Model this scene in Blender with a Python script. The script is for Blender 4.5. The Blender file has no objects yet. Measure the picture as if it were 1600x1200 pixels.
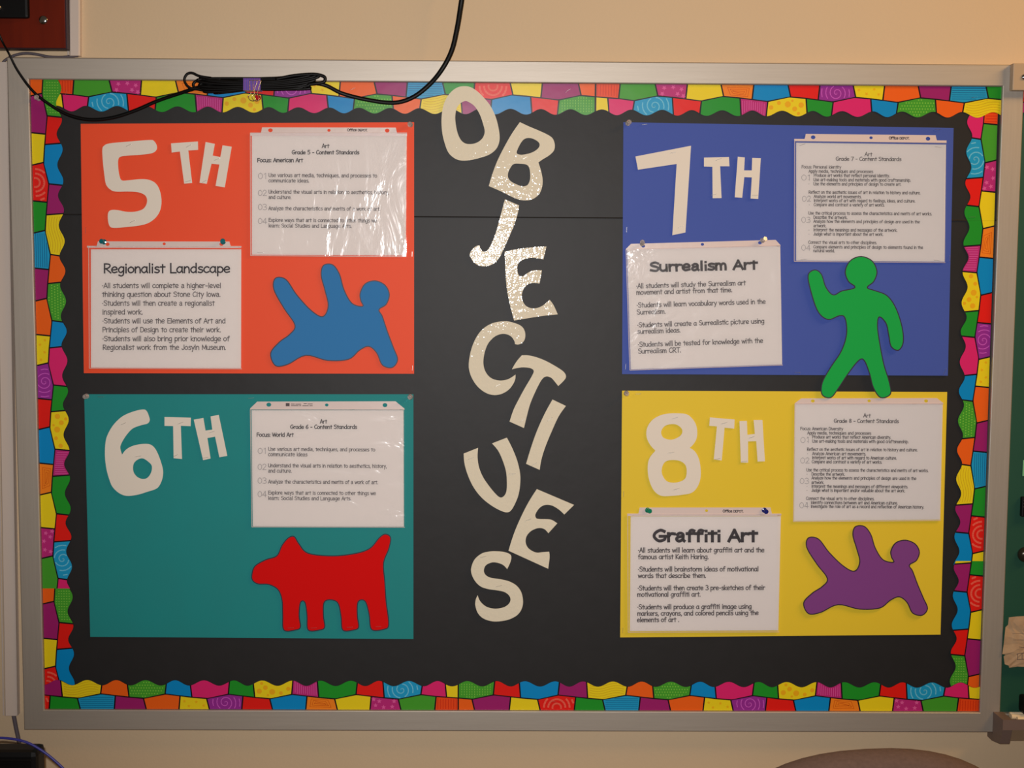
import bpy, math, random
from mathutils import Vector, Matrix, noise
from mathutils.geometry import tessellate_polygon
random.seed(7)
S = bpy.context.scene
COL = S.collection
# ------------------------------------------------------------------ camera, light, exposure
FPX = 2150.0
D = 2.55                       # camera to board surface
CH = 1.85                      # camera height
PITCH, YAW, ROLL = -0.0879, 0.0100, 0.0060
cp, sp, cy, sy, cr, sr = math.cos(PITCH), math.sin(PITCH), math.cos(YAW), math.sin(YAW), math.cos(ROLL), math.sin(ROLL)
FWD = Vector((sy*cp, cy*cp, sp))
R0 = Vector((cy, -sy, 0)); U0 = R0.cross(FWD)
RIGHT = R0*cr + U0*sr
UP = -R0*sr + U0*cr
CAM = Vector((0, -D, CH))
cam = bpy.data.cameras.new('camera'); camo = bpy.data.objects.new('camera', cam); COL.objects.link(camo)
M = Matrix((RIGHT, UP, -FWD)).transposed().to_4x4(); M.translation = CAM
camo.matrix_world = M
cam.sensor_width = 36.0; cam.lens = FPX/1600*36.0; cam.clip_start = 0.05; cam.clip_end = 60
S.camera = camo

W_ = bpy.data.worlds.new('room_light'); S.world = W_; W_.use_nodes = True
W_.node_tree.nodes['Background'].inputs[0].default_value = (1.0, 0.74, 0.50, 1)
W_.node_tree.nodes['Background'].inputs[1].default_value = 0.05

def area(name, loc, look, sx, sy_, power, col):
    l = bpy.data.lights.new(name, 'AREA'); l.shape = 'RECTANGLE'; l.size = sx; l.size_y = sy_; l.energy = power; l.color = col
    o = bpy.data.objects.new(name, l); COL.objects.link(o); o.location = loc
    o.rotation_euler = (Vector(look)-Vector(loc)).to_track_quat('-Z', 'Y').to_euler()
    return o
fl = CAM + RIGHT*(-0.022) + UP*0.042
_l = bpy.data.lights.new('camera_flash', 'SPOT'); _l.energy = 160.0; _l.color = (1.0, 0.975, 0.96); _l.spot_size = math.radians(84); _l.spot_blend = 1.0; _l.shadow_soft_size = 0.012
_o = bpy.data.objects.new('camera_flash', _l); COL.objects.link(_o); _o.location = fl
_o.rotation_euler = (FWD*2 + UP*0.16 + RIGHT*0.06).to_track_quat('-Z', 'Y').to_euler()
area('ceiling_lamp', (2.3, -1.0, 3.1), (1.4, 0.0, 2.0), 1.2, 0.3, 29.0, (1.0, 0.57, 0.19))
S.view_settings.view_transform = 'Standard'; S.view_settings.look = 'None'
S.view_settings.gamma = 1.0; S.view_settings.use_curve_mapping = False
S.view_settings.exposure = 0.0

# ------------------------------------------------------------------ helpers
def W(px, py, y=0.0):
    """point on the plane at depth y (0 = pin-board surface) seen at photo pixel px, py"""
    d = FWD + RIGHT*((px-800)/FPX) + UP*((600-py)/FPX)
    return CAM + d*((y-CAM.y)/d.y)

def lin(c):
    out = []
    for v in c[:3]:
        v /= 255.0
        out.append(v/12.92 if v <= 0.04045 else ((v+0.055)/1.055)**2.4)
    return tuple(out)+(1.0,)

def material(name, rgb, rough=0.6, metal=0.0, spec=0.5, bump=None, bump_scale=100, bump_d=0.001, coat=0.0, coat_rough=0.1, mottled=None, attr=False, detail=3, stretch=None, transmission=0, ani=0, nrough=0.5):
    m = bpy.data.materials.new(name); m.use_nodes = True
    nt = m.node_tree; b = nt.nodes['Principled BSDF']
    b.inputs['Base Color'].default_value = rgb if len(rgb) == 4 else tuple(rgb)+(1,)
    b.inputs['Roughness'].default_value = rough; b.inputs['Metallic'].default_value = metal
    b.inputs['Specular IOR Level'].default_value = spec
    b.inputs['Coat Weight'].default_value = coat; b.inputs['Coat Roughness'].default_value = coat_rough
    b.inputs['Transmission Weight'].default_value = transmission
    b.inputs['Anisotropic'].default_value = ani
    tc = nt.nodes.new('ShaderNodeTexCoord'); src = tc.outputs['Object']
    if stretch:
        mp = nt.nodes.new('ShaderNodeMapping'); mp.inputs['Scale'].default_value = stretch
        nt.links.new(src, mp.inputs[0]); src = mp.outputs[0]
    if attr:
        a = nt.nodes.new('ShaderNodeVertexColor'); a.layer_name = 'Col'
        nt.links.new(a.outputs[0], b.inputs['Base Color'])
    if bump:
        n = nt.nodes.new('ShaderNodeTexNoise'); n.inputs['Scale'].default_value = bump_scale; n.inputs['Detail'].default_value = detail; n.inputs['Roughness'].default_value = nrough
        nt.links.new(src, n.inputs['Vector'])
        bp = nt.nodes.new('ShaderNodeBump'); bp.inputs['Strength'].default_value = bump; bp.inputs['Distance'].default_value = bump_d
        nt.links.new(n.outputs['Fac'], bp.inputs['Height']); nt.links.new(bp.outputs[0], b.inputs['Normal'])
        if coat: nt.links.new(bp.outputs[0], b.inputs['Coat Normal'])
    if mottled:
        n2 = nt.nodes.new('ShaderNodeTexNoise'); n2.inputs['Scale'].default_value = mottled[1]; n2.inputs['Detail'].default_value = 4
        nt.links.new(src, n2.inputs['Vector'])
        mx = nt.nodes.new('ShaderNodeMix'); mx.data_type = 'RGBA'
        mx.inputs[6].default_value = tuple(rgb[:3])+(1,); mx.inputs[7].default_value = mottled[0]
        nt.links.new(n2.outputs['Fac'], mx.inputs[0]); nt.links.new(mx.outputs[2], b.inputs['Base Color'])
    return m

def plastic_film(name, bscale, strength, haze=0.06, rough=0.10, stretch=(1, 1, 1), tint=(1, 1, 1)):
    m = bpy.data.materials.new(name); m.use_nodes = True; nt = m.node_tree
    for n in list(nt.nodes): nt.nodes.remove(n)
    out = nt.nodes.new('ShaderNodeOutputMaterial')
    tr = nt.nodes.new('ShaderNodeBsdfTransparent'); gl = nt.nodes.new('ShaderNodeBsdfGlossy'); df = nt.nodes.new('ShaderNodeBsdfDiffuse')
    gl.inputs['Roughness'].default_value = rough
    df.inputs['Color'].default_value = tuple(tint)+(1,)
    m1 = nt.nodes.new('ShaderNodeMixShader'); m2 = nt.nodes.new('ShaderNodeMixShader')
    m1.inputs[0].default_value = haze
    nt.links.new(tr.outputs[0], m1.inputs[1]); nt.links.new(df.outputs[0], m1.inputs[2])
    lw = nt.nodes.new('ShaderNodeFresnel'); lw.inputs[0].default_value = 1.5
    nt.links.new(lw.outputs[0], m2.inputs[0]); nt.links.new(m1.outputs[0], m2.inputs[1]); nt.links.new(gl.outputs[0], m2.inputs[2])
    tc = nt.nodes.new('ShaderNodeTexCoord'); mp = nt.nodes.new('ShaderNodeMapping'); mp.inputs['Scale'].default_value = stretch
    n = nt.nodes.new('ShaderNodeTexNoise'); n.inputs['Scale'].default_value = bscale; n.inputs['Detail'].default_value = 4; n.inputs['Distortion'].default_value = 0.8
    bp = nt.nodes.new('ShaderNodeBump'); bp.inputs['Strength'].default_value = 1.0; bp.inputs['Distance'].default_value = strength
    nt.links.new(tc.outputs['Object'], mp.inputs[0]); nt.links.new(mp.outputs[0], n.inputs['Vector']); nt.links.new(n.outputs['Fac'], bp.inputs['Height'])
    nt.links.new(bp.outputs[0], gl.inputs['Normal'])
    nt.links.new(m2.outputs[0], out.inputs[0])
    return m

def tag(o, label=None, cat=None, group=None, kind=None):
    if label: o['label'] = label
    if cat: o['category'] = cat
    if group: o['group'] = group
    if kind: o['kind'] = kind
    return o

def empty(name, loc, label, cat, group=None):
    o = bpy.data.objects.new(name, None); COL.objects.link(o); o.location = loc; o.empty_display_size = 0.02
    return tag(o, label, cat, group)

def mesh_obj(name, verts, faces, mats, parent=None, fmat=None, colors=None, smooth=False):
    """verts in world space; origin goes to the middle of the mesh"""
    mn = Vector((min(v[i] for v in verts) for i in range(3))); mxv = Vector((max(v[i] for v in verts) for i in range(3)))
    c = (mn+mxv)/2
    me = bpy.data.meshes.new(name)
    me.from_pydata([tuple(Vector(v)-c) for v in verts], [], faces)
    if not isinstance(mats, (list, tuple)): mats = [mats]
    for m in mats: me.materials.append(m)
    if fmat:
        for p, i in zip(me.polygons, fmat): p.material_index = i
    if colors:
        ca = me.color_attributes.new('Col', 'FLOAT_COLOR', 'CORNER')
        for p in me.polygons:
            for li in p.loop_indices: ca.data[li].color = colors[p.index]
    if smooth:
        for p in me.polygons: p.use_smooth = True
    me.update()
    o = bpy.data.objects.new(name, me); COL.objects.link(o)
    if parent:
        o.parent = parent
        pl = Vector((0, 0, 0)); q = parent
        while q: pl += q.location; q = q.parent
        o.location = c - pl
    else: o.location = c
    return o

class MB:
    def __init__(s): s.v = []; s.f = []; s.m = []; s.c = []
    def add(s, vs, fs, mi=0, col=None):
        b = len(s.v); s.v += [Vector(v) for v in vs]
        for f in fs: s.f.append([b+i for i in f]); s.m.append(mi); s.c.append(col or (1, 1, 1, 1))
    def box(s, x0, x1, y0, y1, z0, z1, mi=0, bevel=0):
        if bevel:
            import bmesh
            bm = bmesh.new(); bmesh.ops.create_cube(bm, size=1)
            for v in bm.verts: v.co = Vector(((x0+x1)/2+v.co.x*(x1-x0), (y0+y1)/2+v.co.y*(y1-y0), (z0+z1)/2+v.co.z*(z1-z0)))
            bmesh.ops.bevel(bm, geom=bm.edges[:], offset=bevel, segments=2, affect='EDGES', profile=0.6)
            bm.verts.index_update(); s.add([v.co.copy() for v in bm.verts], [[v.index for v in f.verts] for f in bm.faces], mi); bm.free(); return
        P = [(x, y, z) for x in (x0, x1) for y in (y0, y1) for z in (z0, z1)]
        s.add(P, [(0, 1, 3, 2), (4, 6, 7, 5), (0, 4, 5, 1), (2, 3, 7, 6), (0, 2, 6, 4), (1, 5, 7, 3)], mi)
    def tube(s, pts, r, mi=0, n=8, flat=1.0, caps=True, fdir=None):
        pts = [Vector(p) for p in pts]; rings = []
        for i, p in enumerate(pts):
            t = (pts[min(i+1, len(pts)-1)]-pts[max(i-1, 0)]).normalized()
            ref = Vector((0, 1, 0)) if abs(t.y) < 0.9 else Vector((1, 0, 0))
            a = t.cross(ref).normalized(); b = a.cross(t).normalized()
            rr = r(i/(len(pts)-1)) if callable(r) else r
            rings.append([p + a*math.cos(2*math.pi*k/n)*rr + b*math.sin(2*math.pi*k/n)*rr*flat for k in range(n)])
        vs = [v for g in rings for v in g]; fs = []
        for i in range(len(rings)-1):
            for k in range(n): fs.append((i*n+k, i*n+(k+1) % n, (i+1)*n+(k+1) % n, (i+1)*n+k))
        if caps: fs.append(tuple(range(n))[::-1]); fs.append(tuple((len(rings)-1)*n+k for k in range(n)))
        s.add(vs, fs, mi)
    def lathe(s, base, axis, prof, mi=0, n=16):
        axis = Vector(axis).normalized(); ref = Vector((0, 0, 1)) if abs(axis.z) < 0.9 else Vector((1, 0, 0))
        a = axis.cross(ref).normalized(); b = axis.cross(a).normalized(); base = Vector(base)
        vs = []; fs = []
        for (r, h) in prof:
            for k in range(n): vs.append(base+axis*h+(a*math.cos(2*math.pi*k/n)+b*math.sin(2*math.pi*k/n))*r)
        for i in range(len(prof)-1):
            for k in range(n): fs.append((i*n+k, (i+1)*n+k, (i+1)*n+(k+1) % n, i*n+(k+1) % n))
        fs.append(tuple(range(n))); fs.append(tuple((len(prof)-1)*n+k for k in range(n))[::-1])
        s.add(vs, fs, mi)
    def plate(s, loops, yb, yf, mi=0, col=None, sides=True, world=False):
        """flat cut-out from pixel loops (outer, holes...), back at depth yb, front at yf"""
        L = [[(Vector(p) if world else W(p[0], p[1], yf)) for p in lp] for lp in loops]
        tris = tessellate_polygon([[Vector((p.x, p.z, 0)) for p in lp] for lp in L])
        flat = [p for lp in L for p in lp]
        fs = []
        for t in tris:
            a, b, c = [flat[i] for i in t]
            if (b.x-a.x)*(c.z-a.z)-(b.z-a.z)*(c.x-a.x) < 0: t = (t[0], t[2], t[1])
            fs.append(tuple(t))
        s.add(flat, fs, mi, col)
        if sides:
            for lp in L:
                n = len(lp); vs = lp+[Vector((p.x, yb, p.z)) for p in lp]
                s.add(vs, [(i, (i+1) % n, (i+1) % n+n, i+n) for i in range(n)], mi, col)
    def build(s, name, mats, parent=None, smooth=False, colors=False):
        return mesh_obj(name, s.v, s.f, mats, parent, s.m, s.c if colors else None, smooth)

def smooth_loop(pts, ox=0, oy=0, k=1.0, seg=5):
    """closed loop; a third item marks a corner"""
    P = [(ox+p[0]*k, oy+p[1]*k, len(p) > 2) for p in pts]; n = len(P); out = []
    for i in range(n):
        p0, p1, p2, p3 = P[i-1], P[i], P[(i+1) % n], P[(i+2) % n]
        t1 = (0, 0) if p1[2] else ((p2[0]-p0[0])/2, (p2[1]-p0[1])/2)
        t2 = (0, 0) if p2[2] else ((p3[0]-p1[0])/2, (p3[1]-p1[1])/2)
        if p1[2] and p2[2]: out.append((p1[0], p1[1])); continue
        if p1[2]: t1 = (1.2*(p2[0]-p1[0])-0.3*t2[0], 1.2*(p2[1]-p1[1])-0.3*t2[1])
        if p2[2]: t2 = (1.2*(p2[0]-p1[0])-0.3*t1[0], 1.2*(p2[1]-p1[1])-0.3*t1[1])
        for j in range(seg):
            u = j/seg; a = 2*u**3-3*u*u+1; b = u**3-2*u*u+u; c = -2*u**3+3*u*u; d = u**3-u*u
            out.append((a*p1[0]+b*t1[0]+c*p2[0]+d*t2[0], a*p1[1]+b*t1[1]+c*p2[1]+d*t2[1]))
    return out

def smooth_path(pts, seg=8):
    P = [Vector(p) for p in pts]; out = []
    for i in range(len(P)-1):
        p0 = P[max(i-1, 0)]; p1 = P[i]; p2 = P[i+1]; p3 = P[min(i+2, len(P)-1)]
        for j in range(seg):
            u = j/seg
            out.append(0.5*((2*p1)+(p2-p0)*u+(2*p0-5*p1+4*p2-p3)*u*u+(3*p1-p0-3*p2+p3)*u**3))
    out.append(P[-1]); return out

def inset(loop, w):
    n = len(loop); A = sum(loop[i][0]*loop[(i+1) % n][1]-loop[(i+1) % n][0]*loop[i][1] for i in range(n))
    sgn = 1 if A > 0 else -1; out = []
    for i in range(n):
        a, b, c = loop[i-1], loop[i], loop[(i+1) % n]
        d1 = Vector((b[0]-a[0], b[1]-a[1])); d2 = Vector((c[0]-b[0], c[1]-b[1]))
        if d1.length < 1e-6 or d2.length < 1e-6: out.append(b); continue
        d1.normalize(); d2.normalize()
        n1 = Vector((-d1.y, d1.x)); n2 = Vector((-d2.y, d2.x)); nn = n1+n2
        if nn.length < 0.3: nn = n1
        nn.normalize(); kk = w/max(0.55, nn.dot(n1))
        out.append((b[0]+nn.x*kk*sgn, b[1]+nn.y*kk*sgn))
    return out

# ------------------------------------------------------------------ materials
m_wall = material('wall_paint', lin((218, 192, 158)), 0.8, spec=0.2, bump=0.25, bump_scale=180, bump_d=0.001, mottled=(lin((212, 186, 152)), 3))
m_floor = material('floor_tile', lin((120, 105, 90)), 0.5, mottled=(lin((100, 88, 76)), 6))
m_alu = material('brushed_aluminium', lin((196, 186, 174)), 0.52, metal=0.65, bump=0.12, bump_scale=60, bump_d=0.0005, stretch=(1, 30, 30), mottled=(lin((182, 172, 160)), 8))
m_alu_v = material('brushed_aluminium_upright', lin((196, 186, 174)), 0.52, metal=0.65, bump=0.12, bump_scale=60, bump_d=0.0005, stretch=(30, 30, 1), mottled=(lin((182, 172, 160)), 8))
m_cork = material('cork', lin((150, 110, 70)), 0.9, mottled=(lin((120, 85, 50)), 80))
m_black = material('black_poster_paper', lin((32, 31, 31)), 0.52, spec=0.30, bump=0.15, bump_scale=25, bump_d=0.002, mottled=(lin((38, 36, 37)), 30))
m_print = material('printed_card', (1, 1, 1, 1), 0.32, spec=0.45, attr=True, bump=0.2, bump_scale=14, bump_d=0.002)
m_orange = material('orange_paper', lin((244, 76, 34)), 0.58, spec=0.35, bump=0.1, bump_scale=9, bump_d=0.002, mottled=(lin((248, 82, 36)), 5))
m_teal = material('teal_paper', lin((30, 142, 142)), 0.58, spec=0.18, bump=0.2, bump_scale=9, bump_d=0.002, mottled=(lin((36, 136, 136)), 12))
m_blue = material('blue_paper', lin((66, 88, 172)), 0.58, spec=0.18, bump=0.15, bump_scale=9, bump_d=0.002, mottled=(lin((72, 92, 174)), 6))
m_yellow = material('yellow_paper', lin((238, 204, 40)), 0.58, spec=0.3, bump=0.2, bump_scale=7, bump_d=0.003, mottled=(lin((232, 200, 48)), 8))
m_letter = material('glossy_white_card', lin((232, 221, 197)), 0.6, spec=0.2, coat=0.5, coat_rough=0.05, bump=1.0, bump_scale=100, bump_d=0.0006, detail=2.0, nrough=0.7)
m_white = material('white_card', lin((235, 224, 210)), 0.7, spec=0.15, bump=0.1, bump_scale=20)
m_page = material('printer_paper', lin((232, 220, 213)), 0.7, spec=0.15)
m_ink = material('black_ink', lin((42, 32, 42)), 0.6, spec=0.2)
m_ink2 = material('dark_grey_ink', lin((92, 82, 84)), 0.6, spec=0.2)
m_ink3 = material('pale_grey_ink', lin((172, 162, 160)), 0.6, spec=0.2)
m_outline = material('marker_line', lin((38, 24, 48)), 0.5)
m_fblue = material('blue_card', lin((58, 126, 186)), 0.75, spec=0.1)
m_fgreen = material('green_card', lin((30, 172, 76)), 0.75, spec=0.1)
m_fred = material('red_card', lin((222, 14, 14)), 0.75, spec=0.1)
m_fpurple = material('purple_card', lin((130, 68, 138)), 0.75, spec=0.1)
m_strip = material('frosted_plastic_strip', lin((226, 206, 200)), 0.3, spec=0.5, bump=0.4, bump_scale=60, bump_d=0.0006)
m_cable = material('black_rubber', lin((10, 8, 8)), 0.42, spec=0.18)
m_greycable = material('grey_cable', lin((96, 86, 92)), 0.6)
m_bluecable = material('blue_cable', lin((48, 48, 140)), 0.4)
m_plastic = material('white_channel_plastic', lin((214, 198, 186)), 0.45)
m_tan = material('tan_bracket', lin((184, 160, 132)), 0.5)
m_bp = material('black_plastic', lin((10, 9, 9)), 0.5, spec=0.2)
m_wood = material('dark_red_wood', lin((128, 36, 8)), 0.5, mottled=(lin((66, 14, 6)), 30), stretch=(1, 1, 0.12), spec=0.15)
m_wood_e = material('dark_wood_edge', lin((46, 12, 24)), 0.5)
m_chrome = material('chrome', lin((215, 215, 215)), 0.15, metal=1.0)
m_steel = material('staple_wire', lin((185, 182, 178)), 0.3, metal=0.9)
m_green = material('chalkboard_green', lin((16, 70, 52)), 0.6, mottled=(lin((20, 78, 58)), 10))
m_chair = material('taupe_fabric', lin((122, 98, 88)), 0.9, bump=0.6, bump_scale=900, bump_d=0.001, mottled=(lin((96, 76, 68)), 160))
m_chalk = material('chalk', lin((238, 216, 180)), 0.9)
m_tray = material('tray_cap_plastic', lin((122, 102, 94)), 0.5)
m_note = material('old_note_paper', lin((206, 176, 140)), 0.8, mottled=(lin((160, 126, 96)), 40))
m_pin_clear = material('clear_pin_plastic', lin((205, 195, 190)), 0.12, transmission=0.6)
m_pin_teal = material('teal_pin_plastic', lin((20, 110, 120)), 0.15)
m_pin_navy = material('navy_pin_plastic', lin((34, 40, 120)), 0.15)
m_pin_green = material('green_pin_plastic', lin((20, 130, 100)), 0.15)
m_pin_red = material('red_pin_plastic', lin((190, 24, 40)), 0.15)
m_desk = material('desk_laminate', lin((170, 140, 110)), 0.5)
m_dmetal = material('dark_metal', lin((50, 48, 48)), 0.4, metal=0.6)
m_gold = material('brass_wire', lin((210, 180, 130)), 0.25, metal=0.9)
m_magnet = material('dark_magnet', lin((60, 56, 44)), 0.22, metal=0.5)
m_card_g = material('pale_green_card', lin((120, 190, 140)), 0.6)

# ------------------------------------------------------------------ setting
b = MB(); b.box(-4.0, 4.5, 0.016, 0.12, 0, 3.6)
tag(b.build('wall_back', m_wall), kind='structure')
b = MB(); b.box(-4.0, 4.5, -5.5, 0.12, -0.1, 0.0)
tag(b.build('floor', m_floor), kind='structure')

# ------------------------------------------------------------------ pin board frame
YF = -0.010     # front of the frame rails
TL = W(45.5, 126.5, YF); TR = W(1566, 132.5, YF); BR = W(1531.5, 1112.5, YF); BL = W(69, 1109.5, YF)
X0 = (TL.x+BL.x)/2; X1 = (TR.x+BR.x)/2; Z1 = (TL.z+TR.z)/2; Z0 = (BL.z+BR.z)/2
RW = 0.0395
board = empty('bulletin_board', ((X0+X1)/2, 0.0, Z0), 'wide wall-mounted bulletin board with brushed aluminium frame and black paper ground', 'bulletin board')
def rail(corner_pts, mat):
    """mitred rail: corner_pts = outer a, outer b, inner b, inner a (x, z), raised rounded face"""
    b = MB(); e = 0.0025
    oa, ob, ib, ia = [Vector((p[0], 0, p[1])) for p in corner_pts]
    cen = (oa+ob+ib+ia)/4
    def ring(y, k):
        out = []
        for p, q in ((oa, ia), (ob, ib), (ib, ob), (ia, oa)):
            d = (q-p).normalized()*k*1.2
            out.append(Vector((p.x+d.x, y, p.z+d.z)))
        return out
    r0 = ring(0.0158, 0); r1 = ring(YF+e, 0); r2 = ring(YF+e*0.3, e*0.4); r3 = ring(YF, e)
    vs = r0+r1+r2+r3; fs = []
    for L in range(3):
        for i in range(4): fs.append((L*4+i, L*4+(i+1) % 4, L*4+4+(i+1) % 4, L*4+4+i))
    fs.append((12, 13, 14, 15)); fs.append((3, 2, 1, 0))
    b.add(vs, fs); return b.build('frame_rail', mat, board)
rail(((X0-RW, Z1+RW), (X1+RW, Z1+RW), (X1, Z1), (X0, Z1)), m_alu)
rail(((X1+RW, Z0-RW), (X0-RW, Z0-RW), (X0, Z0), (X1, Z0)), m_alu)
rail(((X0-RW, Z0-RW), (X0-RW, Z1+RW), (X0, Z1), (X0, Z0)), m_alu_v)
rail(((X1+RW, Z1+RW), (X1+RW, Z0-RW), (X1, Z0), (X1, Z1)), m_alu_v)
b = MB(); b.box(X0-0.002, X1+0.002, 0.0, 0.0155, Z0-0.002, Z1+0.002); b.build('cork_panel', m_cork, board)
# black ground in two sheets, the upper one overlapping the lower
zs = W(800, 340, 0).z
b = MB(); b.box(X0+0.0004, X1-0.0004, -0.0008, -0.0002, Z0+0.0004, zs+0.03)
tag(b.build('backing_paper', m_black), 'large black paper sheet covering the board below the horizontal seam', 'paper')
b = MB(); b.box(X0+0.0004, X1-0.0004, -0.0022, -0.0014, zs, Z1-0.0004)
b.add([(X0+0.0004, -0.0022, zs+0.0016), (X1-0.0004, -0.0022, zs+0.0016), (X1-0.0004, -0.0034, zs-0.0004), (X0+0.0004, -0.0034, zs-0.0004), (X0+0.0004, -0.0030, zs-0.0006), (X1-0.0004, -0.0030, zs-0.0006), (X1-0.0004, -0.0014, zs), (X0+0.0004, -0.0014, zs)], [(0, 3, 2, 1), (3, 4, 5, 2), (4, 7, 6, 5)])  # added lip, angled to lose the sheen so the seam reads dark
tag(b.build('backing_paper', m_black), 'black paper sheet covering the top part of the board above the seam', 'paper')

# ------------------------------------------------------------------ scalloped border trim
CO = dict(orange=(243, 100, 22), redor=(238, 74, 22), green=(70, 160, 44), green2=(32, 150, 40), magenta=(190, 42, 122), yellow=(240, 214, 26),
          orange2=(246, 134, 30), blue=(0, 140, 208), red=(232, 28, 20), purple=(152, 44, 150), plum=(160, 30, 108), lblue=(28, 158, 208), pink=(224, 36, 112))
CO = {k: lin(v) for k, v in CO.items()}
OUT_B = [0, 37, 95, 142, 198, 246, 303, 349.5, 405, 451, 507, 555.5, 613.5, 660.5, 719, 766, 825.5, 850]
OUT_C = ['redor', 'green', 'magenta', 'yellow', 'orange2', 'blue', 'red', 'purple', 'yellow', 'orange', 'plum', 'lblue', 'green2', 'red', 'yellow', 'plum', 'orange']
IN_B = [0, 20, 59.5, 121, 164.5, 227, 268.5, 330.5, 371, 432, 473, 533.5, 577, 641, 687, 750, 792, 850]
IN_C = ['yellow', 'pink', 'lblue', 'red', 'green2', 'magenta', 'yellow', 'green2', 'pink', 'blue', 'green', 'orange', 'yellow', 'plum', 'blue', 'red', 'green']
KN = [(0, 19.5), (37, 22), (59.5, 25)]
for pk, dp in zip((95, 198, 303, 405, 507, 613.5, 719, 825.5), (164.5, 268.5, 371, 473, 577, 687, 792, 880)):
    KN += [(pk, 17.5), (pk+26, 19.5), ((pk+26+dp)/2, 22), (dp, 24.8)]
def midline(s):
    for (a, ta), (c, tc_) in zip(KN, KN[1:]):
        if s <= c: return ta+(tc_-ta)*(s-a)/(c-a)
    return KN[-1][1]
def scallop(s): return 43.4 - 4.4*math.cos(2*math.pi*(s-9.5)/47.2)
UNIT = 0.993/850
def border(anchor, s_at, sdir, tdir, s0, s1, y, label, TW=48.0):
    """anchor: world point of the outer edge at s = s_at; sdir/tdir: unit x-z vectors"""
    sd = Vector((sdir[0], 0, sdir[1])); td = Vector((tdir[0], 0, tdir[1]))
    def P(s, t, dy=0.0):
        q = anchor+sd*((s-s_at)*UNIT)+td*(t*UNIT); return Vector((q.x, y-dy, q.z))
    b = MB()
    def quadstrip(sa, sb, f0, f1, dy, col, tilt=0.0, tilt0=0.0):
        sa2, sb2 = max(sa, s0), min(sb, s1)
        if sb2-sa2 < 0.3: return
        n = max(2, int((sb2-sa2)/3.0)); vs = []; fs = []
        for i in range(n+1):
            s = sa2+(sb2-sa2)*i/n
            k0 = tilt0*(1-i/n)+tilt*(i/n)
            t0, t1 = f0(s), f1(s)
            if sa < s0: k0 *= i/n
            if sb > s1: k0 *= 1-i/n
            vs += [P(s-k0*0.5, t0, dy), P(s+k0*0.5, t1, dy)]
        for i in range(n): fs.append((2*i, 2*i+1, 2*i+3, 2*i+2))
        b.add(vs, fs, 0, col)
    ink = lin((22, 12, 20))
    quadstrip(s0, s1, lambda s: 0.0, scallop, 0.0, ink)
    # edge thickness at the scalloped side
    n = int((s1-s0)/3); vs = []; fs = []
    for i in range(n+1):
        s = s0+(s1-s0)*i/n; a = P(s, scallop(s)); vs += [a, Vector((a.x, a.y+0.0005, a.z))]
    for i in range(n): fs.append((2*i, 2*i+1, 2*i+3, 2*i+2))
    b.add(vs, fs, 0, ink)
    e = 1.15
    for i, c in enumerate(OUT_C):
        tl = (4 if i % 2 == 0 else -2); tr = (-2 if i % 2 == 0 else 4)
        quadstrip(OUT_B[i]+e, OUT_B[i+1]-e, lambda s: 0.0, lambda s: midline(s)-0.9, 0.00012, CO[c], tr if i < 16 else 0, tl if i else 0)
    for i, c in enumerate(IN_C):
        tl = (-2 if i % 2 == 0 else 2); tr = (2 if i % 2 == 0 else -2)
        quadstrip(IN_B[i]+e, IN_B[i+1]-e, lambda s: midline(s)+1.0, lambda s: scallop(s)-0.15, 0.00012, CO[c], tr if i < 16 else 0, tl if i else 0)
    def inside(cell, s, t):
        row, i = cell
        B = OUT_B if row == 0 else IN_B
        if not (max(B[i]+2, s0+.5) < s < min(B[i+1]-2, s1-.5)): return False
        return (0.6 < t < midline(s)-1.8) if row == 0 else (midline(s)+2 < t < scallop(s)-0.8)
    def line(cell, pts, w, col):
        for (sa, ta), (sb, tb) in zip(pts, pts[1:]):
            if inside(cell, sa, ta) and inside(cell, sb, tb):
                dx, dt = sb-sa, tb-ta; L = math.hypot(dx, dt) or 1; nx, nt_ = -dt/L*w/2, dx/L*w/2
                b.add([P(sa+nx, ta+nt_, .0002), P(sb+nx, tb+nt_, .0002), P(sb-nx, tb-nt_, .0002), P(sa-nx, ta-nt_, .0002)], [(0, 1, 2, 3)], 0, col)
    def ln(a, c, st=2.0):
        n = max(1, int(math.hypot(c[0]-a[0], c[1]-a[1])/st)); return [(a[0]+(c[0]-a[0])*i/n, a[1]+(c[1]-a[1])*i/n) for i in range(n+1)]
    def blob(cell, s, t, r, col, k=8, star=False):
        pts = []
        for i in range(k*(2 if star else 1)):
            a = 2*math.pi*i/(k*(2 if star else 1))+0.3; rr = r*(0.45 if star and i % 2 else 1)
            pts.append((s+rr*math.cos(a), t+rr*math.sin(a)))
        if (all(inside(cell, *q) for q in pts) if not star else all(inside(cell, s+(q[0]-s)*0.55, t+(q[1]-t)*0.55) for q in pts)): b.add([P(s, t, .0002)]+[P(q[0], q[1], .0002) for q in pts], [(0, i+1, (i+1) % len(pts)+1) for i in range(len(pts))], 0, col)
    def spiral(cell, cs, ct, r, turns, w, col, rings=False):
        if rings:
            for q in range(1, turns+1):
                rr = r*q/turns; line(cell, [(cs+rr*math.cos(a/24*2*math.pi), ct+rr*math.sin(a/24*2*math.pi)) for a in range(25)], w, col)
        else:
            N = turns*22; line(cell, [(cs+r*i/N*math.cos(i/22*2*math.pi), ct+r*i/N*math.sin(i/22*2*math.pi)) for i in range(N+1)], w, col)
    L = lambda *c: lin(c)
    for k in range(8): line((0, 0), ln((3+k*4.3, 0.8), (3+k*4.3, 24)), 1.3, L(214, 52, 14))
    for (s, t) in ((107, 5), (121, 4), (134, 7), (104, 14), (116, 16), (128, 14), (137, 17)): blob((0, 2), s, t, 4.0, L(224, 92, 160), 5, True)
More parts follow.
